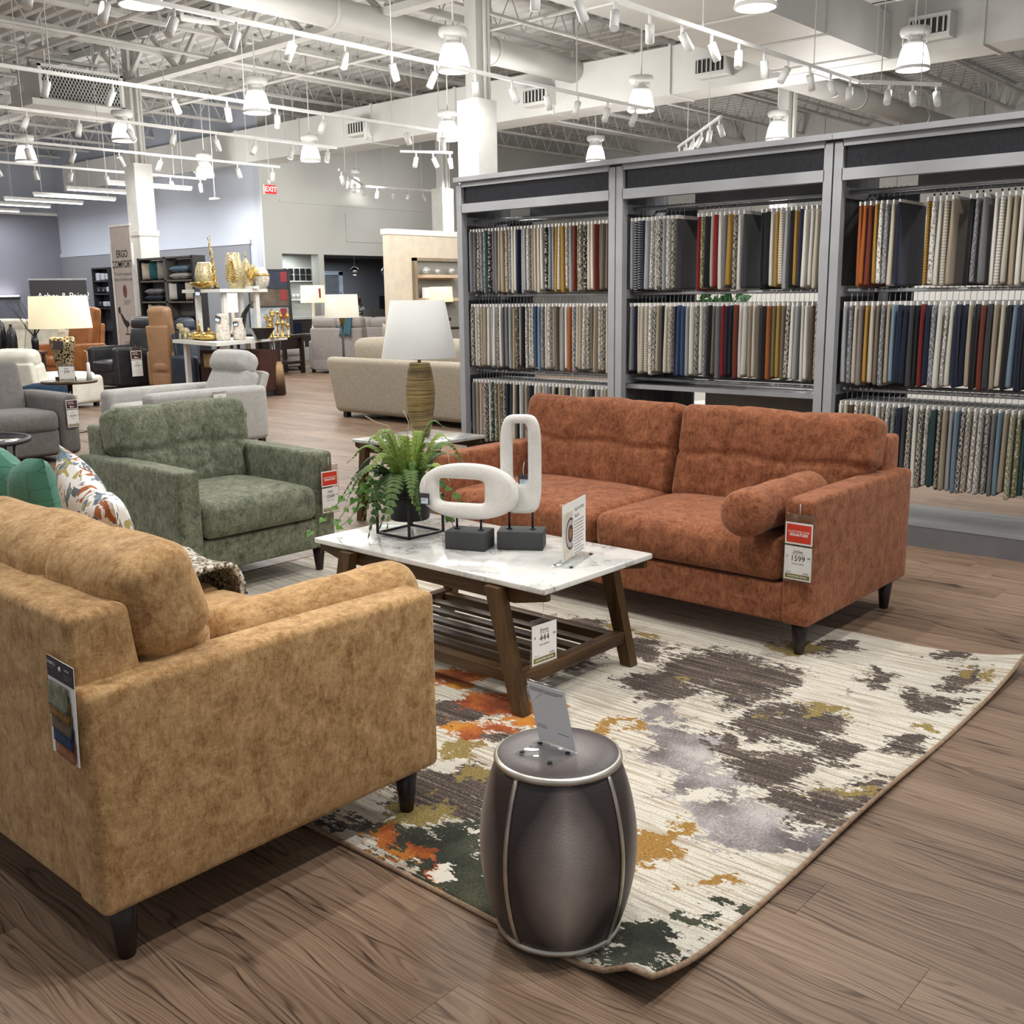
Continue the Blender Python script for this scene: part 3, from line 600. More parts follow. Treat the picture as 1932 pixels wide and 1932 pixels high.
def rug_mat():
    n = N('abstract distressed rug pile'); P = n.n('ShaderNodeNewGeometry').outputs['Position']
    flat = n.vm('MULTIPLY', P, (1, 1, 0))
    wn = n.noise(flat, 3.2, 6, .72, out='Color'); wf = n.noise(n.map(flat, (.6, 1.6, 1)), 26, 4, .7, out='Color')
    d = n.vm('ADD', n.vm('MULTIPLY', n.vm('SUBTRACT', wn, (.5, .5, .5)), (.62, .62, 0)), n.vm('MULTIPLY', n.vm('SUBTRACT', wf, (.5, .5, .5)), (.16, .1, 0)))
    q = n.vm('ADD', flat, d); rag2 = n.math('SUBTRACT', n.noise(n.map(flat, (.55, 1.7, 1)), 42, 5, .75), .5); scr = n.noise(n.map(flat, (1.2, 46, 1)), 1, 3, .7)
    streak = n.noise(n.map(flat, (3.0, 75, 1)), 1, 4, .7); speck = n.noise(n.map(flat, (1, 1.8, 1)), 130, 2, .7); mott = n.noise(flat, 4, 4, .6)
    base = n.mix(n.step(streak, .46, .62), (226, 221, 208), (178, 163, 142)); base = n.mix(n.math('MULTIPLY', n.step(speck, .48, .66), .5), base, (150, 136, 116))
    def cls(col, blobs, th=.0, soft=.05, rag=.5):
        nonlocal base
        f = None
        for x, y, rx, ry in blobs:
            l = n.vm('LENGTH', n.vm('MULTIPLY', n.vm('SUBTRACT', q, (x, y, 0)), (1.12 / rx, 1.12 / ry, 0)), out=1); g = n.math('SUBTRACT', 1.0, l)
            f = g if f is None else n.math('MAXIMUM', f, g)
        f = n.math('ADD', f, n.math('MULTIPLY', n.math('SUBTRACT', n.noise(n.map(flat, (.75, 1.5, 1)), 9, 7, .78), .5), rag * 2))
        f = n.math('ADD', f, n.math('MULTIPLY', rag2, rag * 2.4)); f = n.math('SUBTRACT', f, n.math('MULTIPLY', n.step(scr, .55, .68), .3))
        base = n.mix(n.step(f, th, th + soft), base, col)
    pile = n.noise(n.map(flat, (1, 2.6, 1)), 105, 4, .8)
    BR = n.ramp(n.math('ADD', n.math('MULTIPLY', pile, .6), n.math('MULTIPLY', streak, .4)), [(.42, (34, 29, 28)), (.5, (76, 65, 59)), (.56, (118, 103, 92)), (.62, (190, 176, 158))])
    MA = n.ramp(n.math('ADD', n.math('MULTIPLY', pile, .5), n.math('MULTIPLY', mott, .5)), [(.42, (96, 88, 87)), (.5, (142, 134, 134)), (.6, (200, 193, 190))])
    GR = n.ramp(n.math('ADD', n.math('MULTIPLY', pile, .55), n.math('MULTIPLY', mott, .45)), [(.4, (24, 26, 24)), (.5, (50, 54, 42)), (.6, (92, 94, 74))]); MU = n.ramp(pile, [(.4, (112, 82, 40)), (.6, (196, 150, 74))]); OL = n.ramp(pile, [(.42, (104, 88, 40)), (.58, (172, 150, 92))])
    OR = n.ramp(n.math('ADD', n.math('MULTIPLY', pile, .4), n.math('MULTIPLY', mott, .6)), [(.4, (112, 48, 26)), (.5, (172, 86, 36)), (.58, (206, 146, 48))]); WH = (216, 210, 196)
    cls(BR, BROWN_B, .06, .06, .8)
    cls(MA, MAUVE_B, .0, .12, .5)
    cls(GR, GREEN_B, .0, .06, .55); cls(OL, OLIVE_B, .0, .05, .45); cls(OR, ORANGE_B, .0, .06, .5); cls(MU, MUST_B, .0, .06, .6); cls(BR, DARK_B, .0, .05, .45)
    cls(WH, WHITE_B, .0, .04, .6)
    n.bs(col=base, rough=.95, spec=.1, sheen=.15); n.bump(n.math('ADD', pile, streak), .45, .006); return n.m
RX0, RX1, RY0, RY1 = -4.85, -1.10, 1.665, 4.32
def rug_z(x, y):
    d = math.hypot(x - RX1, y - RY0); z = .085 * max(0, 1 - d / .28) ** 2 * (.35 + .65 * math.exp(-((x - RX1 + .07) / .07) ** 2)); d = math.hypot(x - RX1, y - RY1); z += .05 * max(0, 1 - d / .5) ** 2
    e = min(1, max(0, (x - (RX1 - .12)) / .12)); z += .012 * e * (0.5 + .5 * math.sin(y * 5.0))
    return .011 + z
def rug():
    t = thing('area_rug', 'abstract cream, charcoal and mustard area rug under the coffee table', 'rug')
    nx, ny = 150, 110
    b = MB().grid(nx, ny, lambda u, v: (RX0 + (RX1 - RX0) * u, RY0 + (RY1 - RY0) * v, rug_z(RX0 + (RX1 - RX0) * u, RY0 + (RY1 - RY0) * v)))
    o = b.build('pile', rug_mat(), t); m = o.modifiers.new('thick', 'SOLIDIFY'); m.thickness = .0095; m.offset = -1
    pts = [(RX0 + (RX1 - RX0) * k / 60, RY0) for k in range(61)] + [(RX1, RY0 + (RY1 - RY0) * k / 60) for k in range(1, 61)] + [(RX1 - (RX1 - RX0) * k / 30, RY1) for k in range(1, 31)] + [(RX0, RY1 - (RY1 - RY0) * k / 30) for k in range(1, 31)]
    MB().tube([(x, y, rug_z(x, y) - .004) for x, y in pts], .0068, 8).build('bound_edge', fabric('beige rug binding', (120, 98, 78), (176, 150, 126), 60), t)
rug()

# ------------------------------------------------------------------ barrel stool
def barrel():
    t = thing('barrel_stool', 'dark grey leather barrel stool with nickel bands at the rug corner', 'stool', (-1.43, 1.755, .0142))
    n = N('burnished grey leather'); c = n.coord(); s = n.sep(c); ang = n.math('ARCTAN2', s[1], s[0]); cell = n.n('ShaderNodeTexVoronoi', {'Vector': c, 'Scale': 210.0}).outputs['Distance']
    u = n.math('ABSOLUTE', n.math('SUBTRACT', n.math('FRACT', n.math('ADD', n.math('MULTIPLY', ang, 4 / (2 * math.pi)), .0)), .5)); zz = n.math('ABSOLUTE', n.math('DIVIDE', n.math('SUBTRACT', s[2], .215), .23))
    rub_highlight = n.math('ADD', n.math('MULTIPLY', u, 2.0), n.math('MULTIPLY', n.math('POWER', zz, 2.2), .75)); rub_highlight = n.math('ADD', rub_highlight, n.math('MULTIPLY', n.noise(c, 9, 3), .3))
    n.bs(col=n.ramp(rub_highlight, [(.2, (186, 176, 170)), (.6, (126, 116, 112)), (1.0, (60, 52, 52))]), rough=.42, spec=.45); n.bump(cell, .25, .002)  # burnished tone, with the spot's highlight at panel centres put into the colour
    n2 = N('burnished grey leather top'); c2 = n2.coord(); d = n2.vm('LENGTH', n2.vm('MULTIPLY', c2, (1, 1, 0)), out=1); n2.bs(col=n2.ramp(n2.math('ADD', d, n2.math('MULTIPLY', n2.noise(c2, 12, 3), .05)), [(.03, (150, 140, 137)), (.12, (96, 87, 86)), (.16, (66, 58, 58))]), rough=.45)
    n2.bump(n2.n('ShaderNodeTexVoronoi', {'Vector': c2, 'Scale': 210.0}).outputs['Distance'], .25, .002)
    prof = [(.143 + .044 * math.sin(math.pi * k / 16) ** .85, .012 + .42 * k / 16) for k in range(17)]
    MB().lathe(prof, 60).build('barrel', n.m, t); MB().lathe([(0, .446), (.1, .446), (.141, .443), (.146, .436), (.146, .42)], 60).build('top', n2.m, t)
    NI = plain('brushed nickel band', (200, 196, 186), .36, .85, .1, 14)
    for z in (.434, .012):
        MB().lathe([(.142, z - .009), (.149, z - .006), (.151, z), (.149, z + .006), (.142, z + .009)], 60, cap=False).build('hoop', NI, t)
    for k in range(4):
        a = math.radians(-90 + 90 * k); b = MB(); V = []
        for r, z in prof:
            for s_ in (-1, 1):
                aa = a + s_ * .0052 / r; V.append(((r + .0035) * math.cos(aa), (r + .0035) * math.sin(aa), z))
        b.add(V, [(2 * i, 2 * i + 1, 2 * i + 3, 2 * i + 2) for i in range(len(prof) - 1)], True); o = b.build('stave_band', NI, t); o.modifiers.new('t', 'SOLIDIFY').thickness = .004
barrel()
ACR = glassy('clear acrylic', (250, 252, 252), .05); PAPER = plain('white card stock', (236, 234, 230), .7, var=.01); INK = plain('black print', (34, 34, 36), .8); GREYINK = plain('grey print', (110, 108, 108), .8); PAPERG = plain('grey backed paper', (226, 226, 228), .6, var=.03, trans=.0, sub=.0)
def _translucent(m):
    t = m.node_tree; b = t.nodes['Principled BSDF']; tl = t.nodes.new('ShaderNodeBsdfTranslucent'); tl.inputs[0].default_value = (.8, .8, .82, 1); mx = t.nodes.new('ShaderNodeMixShader'); mx.inputs[0].default_value = .5
    t.links.new(b.outputs[0], mx.inputs[1]); t.links.new(tl.outputs[0], mx.inputs[2]); t.links.new(mx.outputs[0], t.nodes['Material Output'].inputs[0])
_translucent(PAPERG)
def lines(parent, mat, x0, x1, z0, dz, n, y, h=.0022, seed=1, name='print_line'):
    rng = random.Random(seed)
    for i in range(n):
        e = x1 - rng.random() * (x1 - x0) * (.08 if (i + 1) % 3 else .5); MB().b2((x0, y - .0002, z0 - i * dz), (e, y + .0002, z0 - i * dz + h)).build(name, mat, parent)
def stool_sign():
    t = thing('sign_holder', 'clear acrylic sign holder with blank paper back on barrel stool', 'sign holder', (-1.44, 1.722, .4615), 0)
    MB().rbox((0, 0, .0015), (.116, .095, .003), .001, 1).build('foot_plate', ACR, t); s = thing_part = MB().rbox((0, 0, .085), (.116, .004, .172), .001, 1).build('sleeve', ACR, t, (0, .047, .002), (R(15), 0, 0))
    p = MB().b2((-.055, -.0035, .004), (.055, -.0025, .168)).build('paper', PAPERG, s); lines(p, GREYINK, -.05, .05, .155, .004, 3, -.0037, .0014, 3); lines(p, GREYINK, -.05, -.02, .05, .006, 2, -.0037, .0014, 4); lines(p, GREYINK, .01, .045, .04, .006, 1, -.0037, .0014, 5)
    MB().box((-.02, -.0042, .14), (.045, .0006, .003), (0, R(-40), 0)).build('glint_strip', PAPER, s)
    for x in (-.042, .042):
        for y in (-.035, .03): MB().lathe([(.006, -.001), (.006, .0035), (0, .004)], 10, (x, y, 0)).build('rubber_foot', INK, t)
stool_sign()

# ------------------------------------------------------------------ coffee table
def marble(name='white veined marble'):
    if name in MATS: return MATS[name]
    n = N(name); c = n.n('ShaderNodeNewGeometry').outputs['Position']; w_ = n.noise(c, 3, 4, .6, out='Color'); q = n.vm('ADD', c, n.vm('MULTIPLY', w_, (.5, .5, .5)))
    v = n.noise(n.map(q, (1, 2.4, 1), rot=(0, 0, R(25))), 3.2, 5, .6); vein = n.math('ABSOLUTE', n.math('SUBTRACT', v, .5)); cloud = n.noise(q, 3.4, 4, .6)
    col = n.mix(n.math('MULTIPLY', n.step(cloud, .42, .66), .75), (228, 227, 223), (172, 173, 172)); col = n.mix(n.math('MULTIPLY', n.step(vein, .022, .002), n.step(cloud, .42, .6)), col, (150, 143, 130))
    n.bs(col=col, rough=.12, spec=.5, coat=.3); MATS[name] = n.m; return n.m
WAL = wood('dark walnut stain', (40, 28, 16), (98, 72, 44), 0); WALY = wood('dark walnut stain y', (40, 28, 16), (98, 72, 44), 1); WALZ = wood('dark walnut stain z', (44, 31, 17), (104, 77, 46), 2)
def coffee_table():
    t = thing('coffee_table', 'white marble coffee table on splayed dark wood legs with slatted shelf', 'coffee table', (-2.87, 3.0, .012))
    L, W_, H = 1.28, .668, .488
    MB().rbox((0, 0, H - .011), (L, W_, .022), .004, 2).build('marble_top', marble(), t)
    for sy in (-1, 1):
        MB().prism([(-L / 2 + .01, 0), (L / 2 - .01, 0), (L / 2 - .01, -.03), (L / 2 - .16, -.062), (-L / 2 + .16, -.062), (-L / 2 + .01, -.03)], .022, (0, sy * (W_ / 2 - .035), H - .022)).build('apron', WAL, t)
    for sx in (-1, 1):
        MB().b2((sx * .38 - .011, -W_ / 2 + .05, H - .082), (sx * .38 + .011, W_ / 2 - .05, H - .024)).build('cross_rail', WALY, t)
        for sy in (-1, 1):
            xt, xb = sx * .41, sx * .53
            MB().prism([(xt - .034, H - .026), (xt + .034, H - .026), (xb + .027, 0), (xb - .027, 0)], .046, (0, sy * (W_ / 2 + .002), 0)).build('leg', WALZ, t)
        MB().rbox((sx * .498, 0, .12), (.05, W_ - .02, .05), .004, 1).build('stretcher', WALY, t)
    for sy in (-1, 1): MB().rbox((0, sy * (W_ / 2 - .045), .115), (.95, .05, .045), .004, 1).build('shelf_rail', WAL, t)
    for y in (-.19, -.095, 0, .095, .19): MB().rbox((0, y, .118), (.95, .05, .016), .003, 1).build('slat', WAL, t)
coffee_table()
TZ = .5005
# price tickets --------------------------------------------------------------
VINYL = glassy('clear vinyl sleeve', (235, 232, 230), .08, .12); RED = plain('red card', (206, 58, 36), .5, var=.03); MAROON = plain('maroon card', (70, 34, 36), .5); OLIVE = plain('olive band', (124, 112, 58), .6); WHITEP = plain('white print', (245, 243, 240), .7)
def ticket(label, loc, rz, w_, h, price, name_line=None, sub=None, top=None, band=True, tail=None, on='sofa'):
    """hanging sleeve with cards; faces local -y; origin at its top centre"""
    t = thing('price_tag', label, 'price tag', loc, rz); u = w_
    MB().rbox((0, 0, -h / 2), (w_ * 1.1, .003, h * 1.02), .001, 1).build('sleeve', VINYL, t)
    MB().tube([(0, 0, 0), (0, .001, .045)], .0012, 5).build('string', WHITEP, t)
    z1 = -.03 * (h / .26)
    if top:
        hh = u * .76; c = MB().b2((-u / 2, -.0028, z1 - hh), (u / 2, -.0018, z1)).build('upper_card', PAPER, t)
        MB().b2((-u * .45, -.0033, z1 - hh * .92), (u * .45, -.0028, z1 - hh * .08)).build('colour_field', RED if top == 'red' else MAROON, c)
        if top == 'red':
            text('lettering', 'CUSTOMLOOK', u * .115, WHITEP, c, (0, -.0036, z1 - hh * .42)); text('lettering', 'SIGNATURE', u * .125, WHITEP, c, (0, -.0036, z1 - hh * .56), bold=u * .004)
        else:
            text('lettering', 'POWER', u * .14, WHITEP, c, (-u * .12, -.0036, z1 - hh * .26)); text('lettering', 'RECLINE', u * .14, WHITEP, c, (-u * .06, -.0036, z1 - hh * .42))
            MB().prism([(-.2 * u, 0), (.12 * u, 0), (.2 * u, .1 * u), (.1 * u, .05 * u), (-.08 * u, .07 * u), (-.16 * u, .14 * u)], .0004, (0, -.0036, z1 - hh * .8)).build('chair_icon', WHITEP, c)
        z1 -= hh + .008
    hh = h + z1 - .006; c = MB().b2((-u / 2, -.0028, z1 - hh), (u / 2, -.0018, z1)).build('price_card', PAPER, t); y = -.0036
    if name_line: text('lettering', name_line, u * .13, INK, c, (0, y, z1 - hh * .15))
    if sub: text('lettering', sub, u * .06, GREYINK, c, (0, y, z1 - hh * .225))
    text('lettering', price, u * .27, INK, c, (0, y, z1 - hh * .36)); text('lettering', '$', u * .1, INK, c, (-u * .39, y, z1 - hh * .31)); text('lettering', '99', u * .11, INK, c, (u * .4, y, z1 - hh * .32))
    if tail: text('lettering', tail, u * .07, INK, c, (0, y, z1 - hh * .52))
    lines(c, GREYINK, -u * .43, -u * .22, z1 - hh * .78, .003, 1, y, .0012); lines(c, GREYINK, u * .2, u * .42, z1 - hh * .77, .004, 2, y, .0012)
    if band:
        b = MB().b2((-u * .45, -.0034, z1 - hh * .96), (u * .45, -.0028, z1 - hh * .83)).build('band', OLIVE, c); text('lettering', 'ADVERTISED SPECIAL', u * .078, WHITEP, b, (0, -.0038, z1 - hh * .895), bold=u * .001)
    return t
ticket('price tag for 1599 with red card on rust sofa arm', (-1.845, 3.805, .625), 0, .118, .275, '1599', 'Jubilee', 'SOFT SEAT SOFA', 'red', tail='WAS $1,799.99')
ticket('price tag for 1049 with red card on green armchair arm', (-4.465, 3.515, .61), 90, .112, .265, '1049', 'Jubilee', 'CHAIR', 'red', tail='WAS $1,199.99')
t = ticket('price tag for 444 hanging from the coffee table end', (-2.262, 2.70, .385), 86, .125, .172, '444', 'Emory', 'COFFEE TABLE', None, tail='WAS $499.99')
MB().tube([(0, 0, 0), (0, .002, .065)], .0012, 5).build('string', WHITEP, t)
# fabric sample card on the golden sofa
def sample_card():
    t = thing('swatch_card', 'white sample card with five fabric pieces on golden sofa corner', 'sample card', (-2.13, .932, .748), 0, rot=(R(-2), 0, R(-3)))
    w_, h = .137, .222; MB().b2((-w_ / 2, -.0015, -h), (w_ / 2, 0, 0)).build('card', PAPER, t); hd = MB().b2((-w_ / 2, -.0025, -.046), (w_ / 2, -.0015, 0)).build('header', plain('charcoal print', (52, 48, 56), .6), t)
    MB().lathe([(.0055, 0), (.0055, .001), (0, .0012)], 14).build('hang_hole', PAPER, hd, (0, -.0026, -.018), (R(90), 0, 0))
    text('lettering', 'FABRICS', .011, WHITEP, hd, (-.045, -.0028, -.014)); lines(hd, GREYINK, -.06, -.032, -.024, .004, 1, -.0028, .0012)
    text('lettering', 'treated', .008, WHITEP, hd, (.035, -.0028, -.014)); lines(hd, GREYINK, .02, .06, -.026, .005, 3, -.0028, .0012)
    cols = ((SAGE, 'sage green fabric piece'), (fabric('tan velvet sample', (96, 66, 32), (166, 126, 76), 20), 'tan fabric piece'), (fabric('taupe sample', (72, 62, 52), (126, 112, 96), 20), 'taupe fabric piece'), (fabric('indigo sample', (30, 40, 64), (60, 76, 106), 20), 'indigo fabric piece'), (RUST, 'rust fabric piece'))
    for i in range(5):
        zt = -.052 - i * .029; hh = .058 if i == 0 else .05
        def f(u, v, i=i, zt=zt, hh=hh): return (-.062 + .106 * u + (.004 * i if i else 0), -.0022 - (5 - i) * .0008 - .0035 * v * v * u, zt - hh * v)
        o = MB().grid(6, 6, f).build('fabric_piece', cols[i][0], t, label=cols[i][1]); o.modifiers.new('t', 'SOLIDIFY').thickness = .0014
sample_card()
# ------------------------------------------------------------------ things on the coffee table
def ring(W_, H, ex, hole, t, n=72, k=12):
    """pierced stone slab: superellipse outline with a rounded slot; plane x-z, thickness along y, bottom at z=0"""
    b = MB(); V = []; hx, hz, hw, hh, he = hole
    def se(a, w_, h, e): c, s = math.cos(a), math.sin(a); return (math.copysign(abs(c) ** (2 / e), c) * w_ / 2, math.copysign(abs(s) ** (2 / e), s) * h / 2)
    for i in range(n):
        a = 2 * math.pi * i / n; ox, oz = se(a, W_, H, ex); ix, iz = se(a, hw, hh, he); ix += hx; iz += hz
        for j in range(k):
            q = 2 * math.pi * j / k; c, s = math.cos(q), math.sin(q); u = .5 + .5 * math.copysign(abs(c) ** .55, c); y = math.copysign(abs(s) ** .55, s) * t / 2
            V.append((ix + (ox - ix) * u, y, iz + (oz - iz) * u + H / 2))
    F = [(i * k + j, i * k + (j + 1) % k, ((i + 1) % n) * k + (j + 1) % k, ((i + 1) % n) * k + j) for i in range(n) for j in range(k)]
    return b.add(V, F, True)
def stone_mat():
    n = N('white grained stone'); f = n.noise(n.coord(), 240, 3, .7); g = n.noise(n.coord(), 14, 3); n.bs(col=n.ramp(n.math('ADD', n.math('MULTIPLY', f, .6), n.math('MULTIPLY', g, .4)), [(.35, (220, 217, 211)), (.6, (242, 240, 236))]), rough=.8); n.bump(f, .3, .003); return n.m
STONE = stone_mat(); BLOCK = plain('charcoal wood block', (58, 60, 61), .7, var=.06, scale=12); BLACKM = plain('black powder coat', (22, 22, 24), .5, var=.1); TAGDK = plain('charcoal tag', (62, 58, 64), .6); TAGPB = plain('pale blue sticker', (205, 222, 236), .6)
def small_tag(parent, loc, w_=.042, h=.04, rot=(0, 0, 0), sticker=True, name='hang_tag', mat=None):
    g = MB().b2((-w_ / 2, -.0008, -h), (w_ / 2, .0008, 0)).build(name, mat or TAGDK, parent, loc, rot)
    if sticker:
        s = MB().b2((-w_ * .36, -.0014, -h * .92), (w_ * .36, -.0008, -h * .42)).build('sticker', TAGPB, g)
        for k in range(3): MB().b2((-w_ * .3, -.0017, -h * (.5 + .09 * k) - .001), (w_ * (.05 if k else .25), -.0014, -h * (.5 + .09 * k))).build('print_line', INK, s)
    return g
def sculpture(label, loc, rz, ringmesh, zring, rods, bw, tagpos, zt):
    t = thing('stone_sculpture', label, 'sculpture', loc, rz); MB().rbox((0, 0, .0375), (bw, .115, .075), .003, 1).build('base_block', BLOCK, t)
    for x in rods:
        MB().tube([(x, 0, .07), (x, 0, zring + .012)], .0048, 8).build('rod', BLACKM, t); MB().lathe([(.0, .075), (.012, .075), (.011, .079), (.006, .081)], 12, (x, 0, 0)).build('rod_collar', BLACKM, t)
    o = obj('stone_ring', ringmesh, STONE, t, (0, 0, zring))
    g = small_tag(t, tagpos, .044, .046, (0, 0, R(-4))); MB().tube([(0, .001, -.008), (-.002, .002, .02), (.0, .012, zt)], .0012, 5).build('string', WHITEP, g)
    return t
sculpture('white stone oval ring sculpture on charcoal block', (-2.864, 2.955, TZ), 21.5, ring(.425, .228, 2.25, (-.032, .0, .205, .1, 7), .055).mesh('stone_ring'), .118, (-.055, .05), .172, (-.177, -.042, .222), .06)
sculpture('upright white stone loop sculpture on charcoal block', (-2.702, 3.09, TZ), 33, ring(.165, .40, 4.2, (-.002, .045, .062, .24, 7), .05).mesh('stone_ring'), .14, (-.05, .045), .186, (.012, -.012, .30), .05)
def acrylic_sign():
    t = thing('sign_holder', 'upright acrylic sign with care instructions on the marble table', 'sign holder', (-2.407, 3.053, TZ), 107.9); w_, h = .262, .235
    MB().rbox((0, 0, .0015), (w_, .085, .003), .001, 1).build('foot_plate', ACR, t); s = MB().rbox((0, 0, h / 2 + .003), (w_, .005, h), .001, 1).build('sleeve', ACR, t)
    p = MB().b2((-w_ / 2 + .004, -.0045, .02), (w_ / 2 - .004, -.003, h)).build('insert', PAPER, s); y = -.005
    ph = MB().b2((-w_ / 2 + .012, y - .0003, .022), (-.018, y, h - .034)).build('photo_print', plain('photo of stone', (206, 198, 186), .6, var=.08, scale=30), p)
    cx, cz = -.045, .115
    for rx, rz_, mt, dy in ((.05, .062, plain('plate rim print', (58, 46, 46), .6), .0005), (.044, .054, plain('saucer print', (176, 166, 170), .6), .0007), (.026, .034, plain('cup shadow print', (66, 50, 42), .6), .0009), (.018, .02, plain('coffee print', (142, 100, 64), .6), .0011)):
        poly = [(max(-.075, min(.026, rx * math.cos(a))), rz_ * math.sin(a)) for a in [2 * math.pi * k / 28 for k in range(28)]]
        MB().prism(poly, .0002, (cx, y - dy, cz)).build('photo_detail', mt, ph)
    text('lettering', 'Keep Your Marble', .022, GREYINK, p, (.052, y - .0006, h - .036), sx=.62); text('lettering', 'Beautiful', .022, GREYINK, p, (.026, y - .0006, h - .062), sx=.62)
    lines(p, GREYINK, -.008, .105, h - .084, .0125, 11, y - .0006, .0022, 8)
    for x in (-.11, .11):
        for yy in (-.033, .033): MB().lathe([(.007, -.0005), (.007, .004), (0, .0045)], 12, (x, yy, 0)).build('rubber_foot', INK, t)
acrylic_sign()

# ------------------------------------------------------------------ potted fern
def leaf_mat(name, a, b):
    n = N(name); r = n.n('ShaderNodeObjectInfo').outputs['Random']; f = n.math('ADD', n.math('MULTIPLY', n.noise(n.coord(), 30, 3), .5), n.math('MULTIPLY', r, .5)); c = n.ramp(f, [(.25, a), (.75, b)])
    n.bs(col=c, rough=.5, spec=.3); tl = n.n('ShaderNodeBsdfTranslucent', {0: c}); mx = n.n('ShaderNodeMixShader', {0: .2, 1: n.b.outputs[0], 2: tl.outputs[0]}); n.t.links.new(mx.outputs[0], n.out.inputs[0]); return n.m
FERN = leaf_mat('fern green', (38, 66, 34), (112, 138, 78)); FERN2 = leaf_mat('young fern green', (76, 112, 44), (164, 184, 92)); IVY = leaf_mat('ivy green', (34, 74, 46), (104, 148, 70)); TWIG = plain('pale twig', (196, 180, 150), .8)
def frond(L, rise, droop, width, nodes=19, curl=0.0, seed=0):
    """arching frond along +x: stalk with a leaflet each side at every node"""
    rng = random.Random(seed); b = MB(); pts = []
    for i in range(nodes + 1):
        s = i / nodes; pts.append(Vector((L * s * (1 - .12 * s), curl * s * s, rise * math.sin(min(1, s * 1.15) * math.pi * .62) - droop * s ** 2.4)))
    b.tube(pts, [.0022 * (1 - .7 * i / nodes) for i in range(nodes + 1)], 5, False)
    for i in range(2, nodes + 1):
        s = i / nodes; d = (pts[i] - pts[i - 1]).normalized(); side = d.cross(Vector((0, 0, 1))).normalized(); up = side.cross(d)
        w_ = width * (math.sin(math.pi * min(1, .14 + s * .9)) ** .7) * (1.02 - .15 * s) + .004; bw = (pts[i] - pts[i - 1]).length * .98
        for sg in (-1, 1):
            e = side * sg; tip = pts[i] + e * w_ + d * (w_ * .38) - up * (w_ * .22) + Vector((rng.uniform(-1, 1), rng.uniform(-1, 1), rng.uniform(-1, 1))) * .002
            m1 = pts[i] + e * w_ * .5 + d * (w_ * .06 - bw * .42) - up * w_ * .02; m2 = pts[i] + e * w_ * .5 + d * (w_ * .2 + bw * .42) - up * w_ * .05; mid = pts[i] + e * w_ * .5 + d * w_ * .14 + up * .002
            b.add([pts[i] - d * bw * .4, m1, tip, m2, pts[i] + d * bw * .4, mid], [(0, 1, 5), (1, 2, 5), (2, 3, 5), (3, 4, 5), (4, 0, 5)] if sg > 0 else [(1, 0, 5), (2, 1, 5), (3, 2, 5), (4, 3, 5), (0, 4, 5)], True)
    return b.mesh('frond')
def ivy_leaf(b, p, d, n_, s):
    d = d.normalized(); e = d.cross(n_).normalized(); out = [(0, 0), (.35, -.18), (.62, .12), (.42, .42), (.34, .62), (0, 1.05), (-.34, .62), (-.42, .42), (-.62, .12), (-.35, -.18)]
    V = [p + (e * x + d * y + n_ * (.12 * abs(x) - .1 * y * y)) * s for x, y in out] + [p + d * .35 * s + n_ * .06 * s]
    b.add(V, [(i, (i + 1) % 10, 10) for i in range(10)], True)
